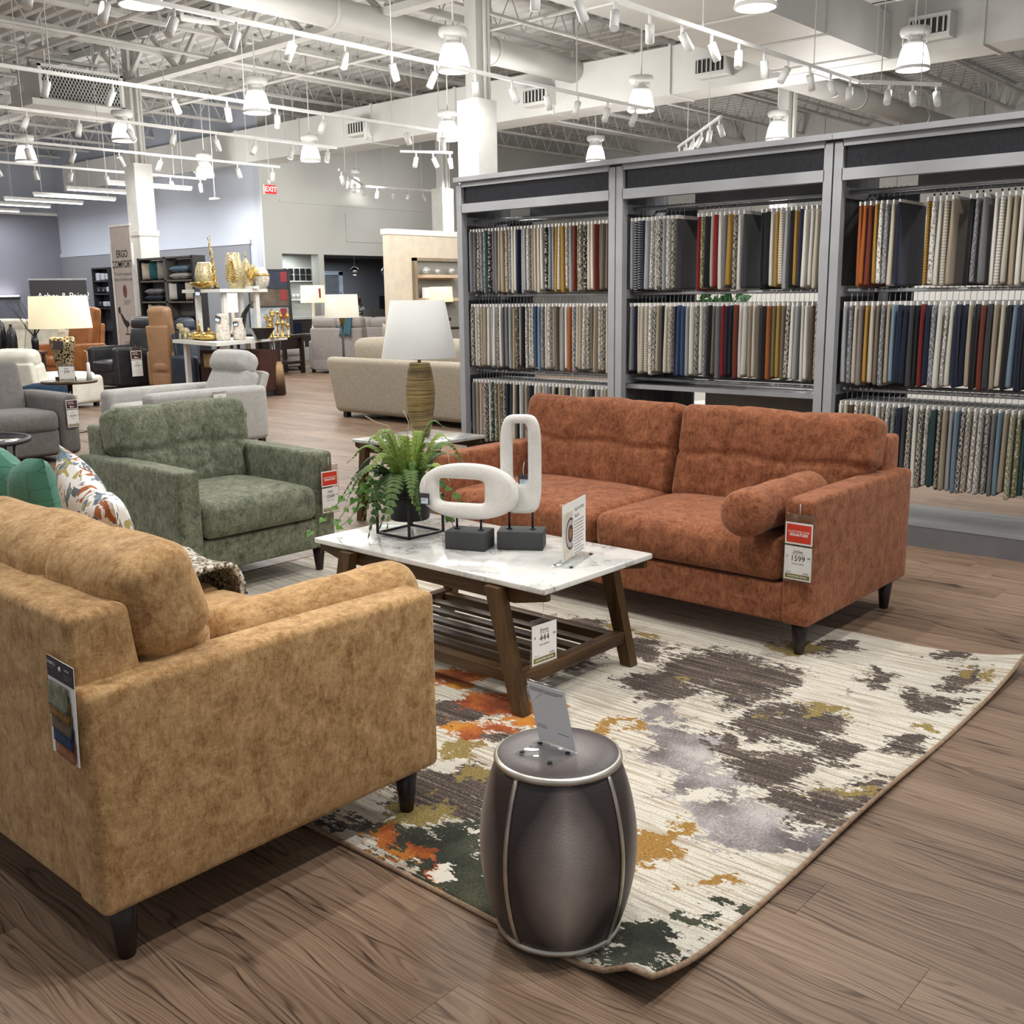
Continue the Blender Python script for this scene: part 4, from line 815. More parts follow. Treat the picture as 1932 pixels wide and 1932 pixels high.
def fern():
    t = thing('potted_fern', 'leafy green fern in a black pot on a wire stand', 'plant', (-3.255, 2.99, TZ), 0); a, c, h, q = .1, .1, .17, .0045
    st = MB()
    for sx in (-1, 1):
        for sy in (-1, 1): st.b2((sx * a - q, sy * c - q, 0), (sx * a + q, sy * c + q, h))
        for z in (0, h - 2 * q): st.b2((sx * a - q, -c, z), (sx * a + q, c, z + 2 * q)); st.b2((-a, sx * c - q, z), (a, sx * c + q, z + 2 * q))
    st.build('wire_stand', BLACKM, t); MB().lathe([(0, .062), (.078, .062), (.084, .066), (.096, .2), (.1, .205), (.1, .212), (.092, .212), (.088, .19), (0, .188)], 32).build('pot', plain('matte black pot', (26, 26, 28), .6, var=.1), t)
    MB().lathe([(0, .19), (.086, .188)], 20).build('soil', plain('dark moss', (40, 36, 24), .9, var=.3, scale=60), t)
    g = MB().b2((-.022, -.0008, -.06), (.022, .0008, 0)).build('pot_tag', BLACKM, t, (.075, -.072, .205), (0, 0, R(38))); text('lettering', 'RING', .012, GREYINK, g, (0, -.0012, -.03), (R(-90), 0, 0)); text('lettering', 'ENTS', .012, GREYINK, g, (0, -.0012, -.044), (R(-90), 0, 0))
    kinds = [frond(.30, .16, .16, .042, 22, .02, 1), frond(.28, .21, .10, .038, 20, -.03, 2), frond(.20, .26, .03, .032, 18, .015, 3), frond(.22, .11, .27, .056, 18, .01, 4), frond(.33, .14, .22, .044, 22, -.04, 5)]
    rng = random.Random(11); O = Vector((0, 0, .2))
    plan = [(0, 195, 0), (1, 222, 1), (0, 160, 0), (3, 262, 0), (3, 284, 0), (3, 300, 0), (3, 244, 0), (4, 240, 0), (1, 20, 1), (0, 45, 0), (4, 335, 0), (0, 5, 1), (1, 90, 0), (2, 120, 1), (2, 60, 0), (2, 200, 1), (2, 300, 1), (2, 250, 0), (1, 140, 1), (0, 310, 0), (4, 352, 0), (2, 10, 0), (2, 180, 1), (1, 330, 1), (0, 100, 0), (4, 210, 0), (3, 318, 0), (2, 225, 0), (2, 335, 1), (1, 275, 0), (0, 255, 1), (2, 45, 1)]
    for k, az, young in plan:
        az += rng.uniform(-8, 8); s = rng.uniform(.85, 1.08) * (.72 if (az % 360) > 320 or (az % 360) < 35 else 1); o = obj('frond', kinds[k], FERN2 if young and rng.random() < .75 else FERN, t, O + Vector((math.cos(R(az)), math.sin(R(az)), 0)) * .025, (R(rng.uniform(-12, 12)), R(rng.uniform(-16, 4)), R(az))); o.scale = (s, s, s)
    for az, L, dz, seed in ((205, .34, -.16, 1), (215, .44, -.2, 2), (192, .26, -.1, 3), (228, .3, -.19, 4), (20, .28, -.1, 5), (355, .3, -.14, 6), (180, .3, -.04, 7)):
        rg = random.Random(seed); b = MB(); n = 9; D = Vector((math.cos(R(az)), math.sin(R(az)), 0)); pts = [O + D * (L * i / n) + Vector((rg.uniform(-.01, .01), rg.uniform(-.01, .01), .07 * math.sin(math.pi * i / n) + dz * (i / n) ** 1.5)) for i in range(n + 1)]; pts = [Vector((p.x, p.y, max(p.z, .04 if p.x > -.3 else p.z))) for p in pts]
        b.tube(pts, .0016, 5)
        for i in range(2, n + 1):
            for s_ in (-1, 1):
                dd = (pts[i] - pts[i - 1]).normalized() * .5 + D.cross(Vector((0, 0, 1))) * s_ * .8 + Vector((0, 0, rg.uniform(-.5, .2))); ivy_leaf(b, pts[i], dd, (Vector((.5, -.55, .8)) + Vector((rg.uniform(-.4, .4), rg.uniform(-.4, .4), 0))).normalized(), rg.uniform(.022, .034))
        b.build('ivy_vine', IVY, t)
    for pts in ([(-.06, .0, .4), (-.1, -.02, .46), (-.16, -.03, .47), (-.2, -.06, .5)], [(0, 0, .42), (.0, .01, .48), (-.02, .0, .53)], [(.08, .03, .36), (.14, .05, .37), (.18, .06, .36), (.2, .05, .3)]):
        MB().tube([O * .3 + Vector(pts[0]) * .5] + pts, .0018, 5).build('twig', TWIG, t)
fern()

# ------------------------------------------------------------------ end table and lamp behind the rust sofa
def end_table():
    t = thing('end_table', 'marble topped end table with dark wood legs behind the fern', 'table', (-5.19, 4.875, 0)); L, W_, H = .6, .69, .56
    MB().rbox((0, 0, H - .011), (L, W_, .022), .004, 2).build('marble_top', marble(), t)
    for sy in (-1, 1): MB().prism([(-L / 2 + .01, 0), (L / 2 - .01, 0), (L / 2 - .01, -.03), (L / 2 - .1, -.06), (-L / 2 + .1, -.06), (-L / 2 + .01, -.03)], .022, (0, sy * (W_ / 2 - .03), H - .022)).build('apron', WAL, t)
    for sx in (-1, 1):
        for sy in (-1, 1): MB().prism([(sx * .17 - .03, H - .025), (sx * .17 + .03, H - .025), (sx * .24 + .024, 0), (sx * .24 - .024, 0)], .045, (0, sy * (W_ / 2 - .005), 0)).build('leg', WALZ, t)
        MB().rbox((sx * .215, 0, .14), (.045, W_ - .03, .045), .004, 1).build('stretcher', WALY, t)
    for y in (-.25, -.12, 0, .12, .25): MB().rbox((0, y, .14), (.42, .05, .016), .003, 1).build('slat', WAL, t)
end_table()
def shade_mat(name, col, es):
    if name in MATS: return MATS[name]
    n = N(name); th = n.noise(n.map(n.coord(), (1, 1, 6)), 90, 2); c = n.ramp(th, [(.3, tuple(v * .95 for v in col)), (.7, col)]); n.bs(col=c, rough=.85, ec=c, es=es); MATS[name] = n.m; return n.m
def striped_ceramic():
    n = N('gold and olive banded ceramic'); c = n.coord(); f = n.noise(n.map(c, (2.5, 2.5, 95)), 1, 4, .7); g = n.noise(n.map(c, (3, 3, 9)), 1, 3)
    n.bs(col=n.ramp(n.math('ADD', n.math('MULTIPLY', f, .7), n.math('MULTIPLY', g, .3)), [(.34, (70, 64, 48)), (.5, (142, 122, 78)), (.62, (196, 168, 108)), (.72, (120, 116, 92))]), rough=.3, spec=.6); n.bump(f, .3, .004); return n.m
def table_lamp():
    t = thing('table_lamp', 'table lamp with banded gold ceramic body and white tapered shade', 'lamp', (-5.19, 4.9, .56))
    MB().lathe([(.05, 0), (.058, .01), (.075, .08), (.094, .2), (.1, .29), (.097, .36), (.082, .46), (.07, .5), (.066, .505), (.0, .505)], 36).build('body', striped_ceramic(), t)
    MB().tube([(0, 0, .5), (0, 0, .57)], .012, 10).build('neck', plain('satin nickel', (150, 146, 140), .3, 1.0), t)
    MB().lathe([(.255, .54), (.182, .92), (.179, .92), (.252, .54)], 44, cap=False).build('shade', shade_mat('white shade linen', (226, 226, 222), .1), t)
    MB().tube([(-.18, 0, .905), (0, 0, .905), (.18, 0, .905)], .003, 5).build('spider', plain('satin nickel', (150, 146, 140), .3, 1.0), t)
    MB().tube([(.05, .02, .01), (.14, .06, .012), (.2, .0, .008), (.28, -.08, .004)], .003, 6).build('power_cord', WHITEP, t)
table_lamp()

# ------------------------------------------------------------------ fabric racks
RACK = plain('rack grey enamel', (158, 160, 163), .45, var=.04, scale=4)
RACKWOOD = wood('charcoal oak laminate', (44, 45, 48), (104, 106, 110), 2, .8, .5, 1.4)
n_ = N('dark glossy header panel'); _f = n_.noise(n_.map(n_.coord(), (1, 1, .5)), 60, 3); n_.bs(col=n_.ramp(_f, [(.3, (32, 30, 33)), (.7, (44, 42, 46))]), rough=.12, spec=.7); n_.bump(_f, .008, .002); HEADER = n_.m
CHROME = plain('brushed steel rod', (176, 178, 181), .3, .35, .08)
PANELG = plain('greige gloss panel', (136, 130, 122), .22, var=.06, scale=8)
RODZ = (2.09, 1.505, .9); BAYS = ((-6.03, -4.475), (-4.465, -2.875), (-2.865, -1.275)); YF = 6.15
def rack(i, label):
    x0, x1 = BAYS[i]; t = thing('swatch_rack', label, 'display rack', ((x0 + x1) / 2, YF, 0), group='grey racks of hanging fabric swatches'); w_ = (x1 - x0) / 2
    for s in (-1, 1):
        MB().b2((s * w_, 0, 0), (s * (w_ - .055), .06, 2.37)).build('front_post', RACK, t)
        sp = MB().b2((s * w_ * .999, .06, .12), (s * (w_ - .025), .62, 2.33)).build('side_panel', RACKWOOD, t)
        for z in RODZ + (.45,): MB().b2((s * (w_ - .026), .06, z - .035), (s * (w_ - .04), .62, z + .03)).build('bracket', RACK, sp)
    MB().b2((-w_ - .004, -.03, 2.385), (w_ + .004, .66, 2.42)).build('cornice', RACK, t); MB().b2((-w_ + .05, .0, 2.345), (w_ - .05, .06, 2.385)).build('top_rail', RACK, t)
    MB().b2((-w_ + .05, .03, 2.215), (w_ - .05, .045, 2.35)).build('header_panel', HEADER, t); MB().b2((-w_ + .05, 0, 2.15), (w_ - .05, .06, 2.218)).build('header_rail', RACK, t)
    MB().b2((-w_ + .3, .55, 2.12), (w_ - .03, .6, 2.33)).build('back_valance', RACK, t); MB().b2((-w_ + .05, .56, 2.33), (w_ - .05, .62, 2.385)).build('back_rail', RACK, t)
    for k, z in enumerate(RODZ):
        for y in (.16, .45): MB().tube([(-w_ + .03, y, z), (w_ - .03, y, z)], .012, 10).build('rod', CHROME, t)
    MB().b2((-w_, -.03, 0), (w_, .62, .115)).build('plinth', plain('plinth grey enamel', (112, 112, 114), .5, var=.04), t); MB().b2((-w_, -.03, .115), (w_, .62, .125)).build('plinth_top', wood('grey plinth laminate', (74, 75, 78), (122, 122, 124), 0, .6, .4), t)
    MB().b2((-w_ + .03, .585, .12), (-w_ + .3, .6, 2.12)).build('back_panel', RACKWOOD, t)
    if i == 1: MB().b2((-.34, .5, .3), (w_ - .03, .52, .84)).build('low_panel', PANELG, t); MB().b2((-w_ + .03, .1, .83), (w_ - .03, .52, .86)).build('empty_shelf', RACK, t)
for i, s in enumerate(('first grey rack bay of hanging swatches, beside the lamp', 'middle grey rack bay of hanging swatches, behind the rust sofa', 'third grey rack bay of hanging swatches, cut by the right edge')): rack(i, s)
PAL = {'w': ((226, 222, 213), 'white'), 'c': ((206, 197, 180), 'cream'), 'b': ((174, 160, 139), 'beige'), 't': ((120, 108, 97), 'taupe'), 's': ((164, 166, 168), 'silver'), 'g': ((122, 122, 124), 'grey'), 'G': ((70, 70, 74), 'charcoal'), 'k': ((36, 36, 40), 'black'),
       'n': ((34, 42, 66), 'navy'), 'B': ((62, 84, 120), 'blue'), 'p': ((122, 146, 164), 'pale blue'), 'y': ((178, 138, 62), 'mustard'), 'o': ((172, 96, 44), 'orange'), 'r': ((138, 36, 42), 'red'), 'R': ((122, 58, 44), 'rust'), 'v': ((112, 114, 74), 'olive'), 'd': ((44, 78, 82), 'teal'), 'm': ((90, 70, 46), 'brown'), 'u': ((142, 130, 126), 'mauve')}
def swatch_mat(kind):
    n = N('swatch cloth ' + ('plain', 'ribbed', 'figured', 'blotched')[kind]); oi = n.n('ShaderNodeObjectInfo'); c = n.coord(); base = oi.outputs['Color']; s = n.vm('ADD', c, n.n('ShaderNodeCombineXYZ', {0: n.math('MULTIPLY', oi.outputs['Random'], 9.0), 1: 0.0, 2: n.math('MULTIPLY', oi.outputs['Random'], 17.0)}).outputs[0])
    th = n.noise(n.map(s, (1, 1, .5)), 220, 2, .6); lum = n.n('ShaderNodeRGBToBW', {0: base}).outputs[0]; dark = n.math('GREATER_THAN', lum, .16); other = n.mix(dark, (214, 206, 190), (48, 47, 50))
    if kind == 0: col = n.mix(n.math('MULTIPLY', th, .35), base, (0, 0, 0))
    elif kind == 1: col = n.mix(n.math('MULTIPLY', n.math('GREATER_THAN', n.math('FRACT', n.math('MULTIPLY', n.sep(s)[2], 60.0)), .6), .45), base, other)
    elif kind == 2:
        z = n.sep(s); zig = n.math('FRACT', n.math('ADD', n.math('MULTIPLY', z[2], 26.0), n.math('PINGPONG', n.math('MULTIPLY', n.math('ADD', z[1], n.math('MULTIPLY', z[0], 2.0)), 30.0), 1.0))); col = n.mix(n.math('MULTIPLY', n.step(n.noise(s, 85, 2, .5, 1.5), .5, .55), .7), base, other); col = n.mix(n.math('MULTIPLY', n.math('GREATER_THAN', zig, .6), .45), col, other)
    else: col = n.mix(n.math('MULTIPLY', n.step(n.noise(s, 70, 3, .6), .5, .6), .75), base, other)
    n.bs(col=col, rough=.9, sheen=.15, spec=.15); n.bump(th, .2, .003); return n.m
SWM = [swatch_mat(k) for k in range(4)]
def sw_mesh(v):
    rng = random.Random(v); a, p, fl = rng.uniform(.001, .003), rng.uniform(0, 6), rng.uniform(-.005, .005)
    def fn(P, Q):
        P = P.copy(); zz = (1 - Q[:, 2]) / 2; P[:, 0] *= .55 + .5 * zz ** .6; P[:, 0] += a * np.sin(P[:, 2] * 10 + p) * zz + fl * zz + .003 * np.sin(P[:, 1] * 9 + p) * zz; return P
    return MB().rbox((0, 0, -.24), (.028, .44, .48), .014, 2, (1, 4, 6), fn).mesh('cloth')
SWMESH = [sw_mesh(v) for v in range(6)]
CARDM = MB().b2((-.0045, -.215, -.012), (.0045, .215, .012)).mesh('header_card')
HOOKM = MB().tube([(0, 0, .0), (0, 0, .055), (0, .012, .07), (0, .022, .082), (0, .012, .094), (0, -.004, .094), (0, -.013, .086)], .0017, 4, False).mesh('hook'); KNOB = MB().lathe([(0, -.008), (.008, 0), (0, .008)], 8).mesh('clip')
ROWS = {(0, 0): 'g g2 k2 s2 k2 d k3 g g b b b3 B2 c w n s s w2 b c c w k3 s s y w1 y w2 s R v3 k2 k3 c w R t t t G',
        (0, 1): 'k2 c w2 b b w s w k2 w G g s b m3 s k w2 w2 w2 B p s2 c w2 b t b s w o B2 c b w2 G2 t b w2 k2 c t g',
        (0, 2): 'g b c r2 k2 w1 d3 v3 b m3 k2 n G c k w s b G n w c w s g w k c b G w b c s w g k w g w b c k',
        (1, 0): 's n1 n1 n s w2 w2 k2 s w2 k2 G*4 r v3 k c r w g y k2 w G*3 k k w y c1 s k y n w w c w m c',
        (1, 1): 's n c1 c c1 w2 k2 b k c c2 n B B s w k2 w s2 k t g r n k R w w b c t k o v y t k2 w s w w m k2 G s',
        (2, 0): 'o o R y w3 s2 c n*4 y1 w3 w c1 b*2 k s2 g*1 w w1 c b w c w b u g c y w G',
        (2, 1): 's s2 c u y c t s2 b p n n G k r n s2 w w2 w n n b k R G b c k p n k y s1',
        (2, 2): 'w c m w2 k2 b s w k2 w2 s2 n G k2 w k2 w2 d k2 b s p n2 c2 w2 w2 n2 g p b v2 v3 d k2'}
RAILN = ('top', 'second', 'bottom'); BAYN = ('first', 'middle', 'third')
def nth(k): return f"{k}{'th' if 10 <= k % 100 <= 20 else {1: 'st', 2: 'nd', 3: 'rd'}.get(k % 10, 'th')}"
def swatches():
    pitch = .0338
    for (bay, row), s in ROWS.items():
        x = BAYS[bay][0] + .085 + (.06 if (bay, row) == (2, 0) else 0); rng = random.Random(bay * 10 + row); k = 0
        for tok in s.split():
            extra = 0
            if '*' in tok: tok, e = tok.split('*'); extra = int(e)
            if x > BAYS[bay][1] - .07: break
            kind = int(tok[1:]) if len(tok) > 1 else 0; col, cn = PAL[tok[0]]; k += 1
            t = thing('fabric_swatch', f"{cn} {('', 'ribbed ', 'figured ', 'blotched ')[kind]}fabric swatch, {nth(k)} from left on {RAILN[row]} rail of {BAYN[bay]} rack bay", 'swatch', (x, YF + .28, RODZ[row] - .078), group='fabric swatches on the grey racks')
            t.rotation_euler = (0, 0, R(rng.uniform(-.7, .7)) + (R(1.5) if extra else 0))
            o = obj('cloth', SWMESH[rng.randrange(6)], None, t, (0, rng.uniform(-.012, .012), rng.uniform(-.012, 0)))
            if not o.data.materials: o.data.materials.append(SWM[0])
            o.material_slots[0].link = 'OBJECT'; o.material_slots[0].material = SWM[kind]; j = rng.uniform(.9, 1.08); o.color = (*[min(1, v * j) for v in lin(col)], 1); o.scale = (rng.uniform(.76, .94), 1, rng.uniform(.96, 1.02))
            obj('header_card', CARDM, PAPER, t, (0, 0, .0)); obj('hook', HOOKM, CHROME, t, (0, -.12, 0))
            if bay == 2 and row == 0: obj('clip', KNOB, INK, t, (0, -.12, .03))
            x += pitch * (1 + extra)
swatches()
# ================================================================== furniture farther back
LG = fabric('light grey upholstery', (150, 148, 144), (196, 194, 190), 20, contrast=.2, bump=.15); MG = fabric('mid grey upholstery', (98, 95, 93), (140, 136, 133), 20, contrast=.2, bump=.15)
WG = fabric('warm grey upholstery', (136, 130, 127), (172, 166, 162), 16, contrast=.2, bump=.1); BOU = fabric('oatmeal boucle', (120, 110, 94), (202, 192, 174), 75, fine=120, contrast=.2, bump=.8)
CREAML = plain('cream leather', (214, 208, 192), .45, var=.05); WHITEL = plain('white leather', (230, 228, 214), .45, var=.04); BLACKL = plain('black leather', (38, 38, 41), .38, var=.2, scale=8); COGL = plain('cognac leather', (160, 100, 54), .45, var=.12, scale=6); TANL = plain('tan leather', (152, 116, 84), .5, var=.06); NAVYL = plain('navy leather', (42, 50, 66), .45, var=.12)
def puff(a=.02):
    def fn(P, Q):
        P = P.copy(); P[:, 2] += np.where(Q[:, 2] > 0, a * np.clip(1 - Q[:, 0] ** 2, 0, 1) * np.clip(1 - Q[:, 1] ** 2, 0, 1), 0); P[:, 1] += np.sign(Q[:, 1]) * a * np.clip(1 - Q[:, 0] ** 2, 0, 1) * np.clip(1 - Q[:, 2] ** 2, 0, 1); return P
    return fn
def recliner(label, loc, rz, mat, W=.95, D=.95, arm_h=.6, back_h=1.1, ta=.18, cat='recliner', name='recliner', head=True, lean=12, arms=True, z0=.06, split=1, seat_d=.65):
    """padded recliner facing local -y"""
    t = thing(name, label, cat, loc, rz); iw = W - 2 * ta
    if arms:
        for s in (-1, 1): MB().rbox((s * (W / 2 - ta / 2), -.03, z0 + (arm_h - z0) / 2), (ta, D - .06, arm_h - z0), .06, 3, (3, 6, 4), puff(.008)).build('arm', mat, t)
    MB().rbox((0, .02, z0 + .11), (iw + .02, D - .1, .22), .02, 2).build('base', mat, t); cw = iw / split
    for i in range(split):
        x = -iw / 2 + cw * (i + .5)
        MB().rbox((x, -D / 2 + seat_d / 2 - .02, .39), (cw - .01, seat_d, .2), .06, 3, (6, 6, 2), puff(.025)).build('seat_cushion', mat, t)
        MB().rbox((x, -D / 2 + .05, .2), (cw - .02, .1, .24), .03, 2).build('footrest', mat, t)
        bh = back_h - .4 - (.2 if head else 0)
        MB().rbox((x, D / 2 - .18, .4 + bh / 2), (cw + (.02 if split == 1 else -.01), .24, bh + .06), .07, 3, (6, 3, 6), puff(.02), (R(-lean), 0, 0)).build('backrest', mat, t)
        if head: MB().rbox((x, D / 2 - .12, back_h - .12), (cw + .02, .24, .24), .09, 4, (6, 3, 3), puff(.015), (R(-lean), 0, 0)).build('headrest', mat, t)
    MB().rbox((0, D / 2 - .06, z0 + (back_h * .8 - z0) / 2), (iw + .04, .1, back_h * .8 - z0), .03, 2, rot=(R(-lean * .7), 0, 0)).build('rear_panel', mat, t)
    for sx in (-1, 1):
        for sy in (-1, 1): MB().box((sx * (W / 2 - .08), sy * (D / 2 - .12), z0 / 2 + .005), (.06, .06, z0 + .01)).build('foot', BLACKM, t)
    return t
recliner('light grey reclining chair with low padded headrest behind the green armchair', (-9.66, 5.82, 0), 0, LG, 1.02, 1.4, .62, .96, .2, seat_d=.9, lean=30)
recliner('mid grey power recliner at the left edge with maroon tag', (-10.25, 3.93, 0), 90, MG, 1.55, 1.0, .64, .9, .2, head=False, lean=16)
ticket('price tag with maroon power recline card on grey recliner', (-9.72, 4.62, .62), 90, .115, .3, '4299', 'Max', None, 'maroon', tail='WAS $4,999')
ticket('plain price tag for 199 on the light grey chair arm', (-9.125, 5.86, .60), 90, .15, .2, '199', 'Sierra', None, None, False)
recliner('black leather recliner with thick headrest and white ticket', (-17.35, 9.35, 0), 0, BLACKL, 1.02, 1.0, .72, 1.22, .17)
ticket('price tag on the black leather recliner side', (-16.8, 9.2, .72), 90, .2, .5, '1999', 'Ergo', None, 'maroon', False)
recliner('cognac leather high back recliner behind the perforated gold lamp', (-19.65, 9.45, 0), 8, COGL, 1.05, .95, .72, 1.36, .17, head=False, lean=10)
recliner('tan leather wing recliner seen from behind', (-16.42, 9.62, 0), 205, TANL, .6, .66, .66, 1.36, .12, head=False, lean=8)
recliner('navy leather recliner beside the tan wing chair', (-15.62, 9.62, 0), 92, NAVYL, .6, .72, .6, 1.2, .14)
recliner('white leather chaise with folded headrest at the left', (-14.9, 6.75, 0), 200, WHITEL, 1.0, 1.2, .45, .86, .15, seat_d=.9)
recliner('cream leather sofa far left below the glowing headboard', (-21.5, 9.2, 0), 20, CREAML, 2.4, 1.0, .62, 1.16, .2, 'sofa', 'sofa', True, 12, split=2)
recliner('warm grey reclining loveseat seen from behind, teal throw on it', (-16.9, 14.0, 0), 196, WG, 1.5, .95, .66, 1.14, .15, 'sofa', 'loveseat', True, 8, split=2)
recliner('pale grey reclining sofa under the office opening', (-18.4, 16.6, 0), 180, WG, 2.2, 1.0, .7, 1.05, .2, 'sofa', 'sofa', True, 12, split=3)
recliner('light grey armchair beside the dark console, far centre', (-18.8, 13.55, 0), 90, LG, .9, .9, .62, .85, .15, 'chair', 'armchair', False)
# oatmeal sofa, its back to the viewer
def boucle():
    t = thing('sofa', 'oatmeal boucle sofa seen from behind, left of the rack', 'sofa', (-9.35, 8.95, 0)); W = 2.55
    def lean_back(P, Q): P = P.copy(); P[:, 1] -= (Q[:, 2] + 1) * .05; P[:, 0] *= 1 + .02 * Q[:, 2]; return P
    MB().rbox((0, -.36, .42), (W, .2, .70), .07, 4, (8, 2, 6), lean_back).build('backrest', BOU, t); MB().rbox((0, .1, .26), (W - .1, .85, .36), .05, 3).build('seat_base', BOU, t)
    for s in (-1, 1): MB().rbox((s * (W / 2 - .1), .08, .36), (.2, .85, .56), .07, 3, (2, 4, 4)).build('arm', BOU, t); MB().rbox((s * .56, -.12, .74), (1.1, .22, .5), .09, 4, (8, 3, 6), puff(.03), (R(8), 0, 0)).build('back_cushion', BOU, t)
    for sx in (-1, 1):
        for sy in (-.36, .42): MB().box((sx * (W / 2 - .15), sy, .035), (.07, .07, .07)).build('foot', BLACKM, t)
    o = obj('throw_pillow', pillow_mesh(.5, .16, .05), BOU, None, (-10.15, 9.22, .9), (R(10), R(8), R(14))); tag(o, 'oatmeal boucle throw pillow on the boucle sofa', 'pillow')
boucle()
def throw2():
    b = MB().grid(14, 16, lambda u, v: (-16.85 + u * .5, 13.62 + .02 * math.sin(u * 9) - .1 * (v > .5) * (v - .5) + .25 * max(0, .5 - v), 1.17 - .75 * max(0, v - .45) + .01 * math.sin(u * 12 + v * 5)))
    o = b.build('throw_blanket', fabric('teal wool', (40, 74, 86), (76, 112, 124), 40)); o.modifiers.new('t', 'SOLIDIFY').thickness = .02; tag(o, 'teal throw over the warm grey loveseat back', 'blanket')
throw2()
# ottomans, small tables, vases
GREENV = fabric('moss velvet', (62, 74, 32), (108, 118, 58), 10, contrast=.25)
def ottoman():
    t = thing('ottoman', 'moss green channelled round ottoman behind the green armchair', 'ottoman', (-8.72, 5.62, 0)); b = MB(); n = 96; V = []
    for z, r in ((.03, .2), (.1, .215), (.25, .22), (.38, .215)):
        for k in range(n): a = 2 * math.pi * k / n; rr = r * (1 - .035 * (k % 6 == 0)); V.append((rr * math.cos(a), rr * math.sin(a), z))
    b.add(V, [(i * n + k, i * n + (k + 1) % n, (i + 1) * n + (k + 1) % n, (i + 1) * n + k) for i in range(3) for k in range(n)], True); b.build('channelled_body', GREENV, t)
    MB().lathe([(.2, .37), (.222, .385), (.224, .42), (.21, .455), (.12, .475), (0, .48)], 36).build('cushion_top', GREENV, t); MB().lathe([(.17, 0), (.17, .04)], 24).build('plinth', BLACKM, t)
ottoman()
t = thing('ottoman', 'round navy velvet ottoman in front of the white chaise', 'ottoman', (-13.75, 6.2, 0)); MB().lathe([(.27, .05), (.29, .1), (.29, .36), (.27, .42), (.15, .45), (0, .455)], 32).build('cushion', fabric('navy velvet', (24, 40, 58), (44, 64, 86), 10), t); MB().lathe([(.2, 0), (.2, .06)], 20).build('plinth', BLACKM, t)
def round_table():
    t = thing('side_table', 'round black metal table with glass top at the left edge', 'table', (-8.02, 2.98, 0)); MB().lathe([(.0, .5), (.43, .5), (.43, .508), (0, .508)], 48).build('glass_top', plain('smoked glass', (92, 94, 98), .06, var=.02, coat=.5), t)
    MB().lathe([(.425, .49), (.45, .49), (.45, .52), (.425, .52), (.425, .49)], 48, cap=False).build('rim', BLACKM, t)
    for k in range(4): a = math.radians(28 + 90 * k); MB().tube([(.43 * math.cos(a), .43 * math.sin(a), .5), (.4 * math.cos(a), .4 * math.sin(a), 0)], .013, 8).build('leg', BLACKM, t)
round_table()
t = thing('vase', 'large brown ombre glazed vase on the round black table', 'vase', (-8.13, 3.02, .508)); n = N('brown ombre glaze'); z = n.sep(n.coord())[2]; n.bs(col=n.ramp(n.math('ADD', z, n.math('MULTIPLY', n.noise(n.coord(), 6, 2), .06)), [(.1, (46, 42, 42)), (.3, (88, 76, 70)), (.42, (150, 132, 118))]), rough=.3)
MB().lathe([(.09, 0), (.1, .01), (.18, .16), (.2, .26), (.17, .38), (.1, .44), (.085, .46), (.09, .48)], 36).build('body', n.m, t); MB().lathe([(.09, .475), (.095, .48), (.085, .485)], 36, cap=False).build('lip', n.m, t)
def lamp_table():
    t = thing('side_table', 'small round bronze side table under the perforated gold lamp', 'table', (-11.95, 5.68, 0)); BZ = plain('aged bronze', (98, 86, 70), .35, .8, .2)
    MB().lathe([(0, .57), (.3, .57), (.31, .585), (.31, .6), (0, .6)], 36).build('top', BZ, t); MB().lathe([(.03, .02), (.025, .3), (.03, .57)], 14).build('pedestal', BZ, t); MB().lathe([(.18, 0), (.18, .015), (.03, .03)], 28).build('foot', BZ, t)
    t = thing('table_lamp', 'table lamp with perforated gold body and wide cream drum shade', 'lamp', (-12.03, 5.68, .6)); n = N('perforated gold metal'); v = n.n('ShaderNodeTexVoronoi', {'Vector': n.coord(), 'Scale': 42.0}).outputs['Distance']
    m = n.step(v, .4, .5); n.bs(col=n.mix(m, (24, 22, 18), (196, 178, 142)), rough=.3, metal=.75); n.bump(m, .6, .006)
    MB().lathe([(.075, .03), (.085, .12), (.12, .3), (.14, .42), (.14, .48), (.12, .5), (.0, .5)], 36).build('body', n.m, t); MB().box((0, 0, .02), (.17, .17, .04)).build('base', BLACKM, t); MB().lathe([(.05, .5), (.03, .56), (.03, .62)], 16).build('glass_neck', glassy('clear glass neck', (240, 240, 240), .15), t)
    MB().lathe([(.345, .60), (.315, .965), (.312, .965), (.342, .60)], 44, cap=False).build('shade', shade_mat('warm lit linen shade', (240, 226, 190), .55), t); MB().lathe([(0, 0.99), (.015, .985), (.0, .97)], 10).build('finial', BLACKM, t); small_tag(t, (.1, -.1, .46), .12, .1, (0, 0, R(40)), False)
    lamp('POINT', (-12.03, 5.68, 1.4), 6, (1, .8, .55), shadow_soft_size=.06)
    ticket('white price card standing by the perforated gold lamp', (-11.72, 5.55, .80), 48, .17, .2, '299', 'Mesh', None, None, True)
    t = thing('candle_stick', 'slim white candlestick with wire hoop beside the gold lamp', 'candlestick', (-11.8, 5.85, .6)); MB().lathe([(.035, 0), (.02, .1), (.018, .2), (0, .21)], 12).build('stick', WHITE, t); MB().tube([(0, 0, .2), (0, 0, .33), (-.03, -.02, .34)], .004, 6).build('hoop', WHITE, t)
lamp_table()
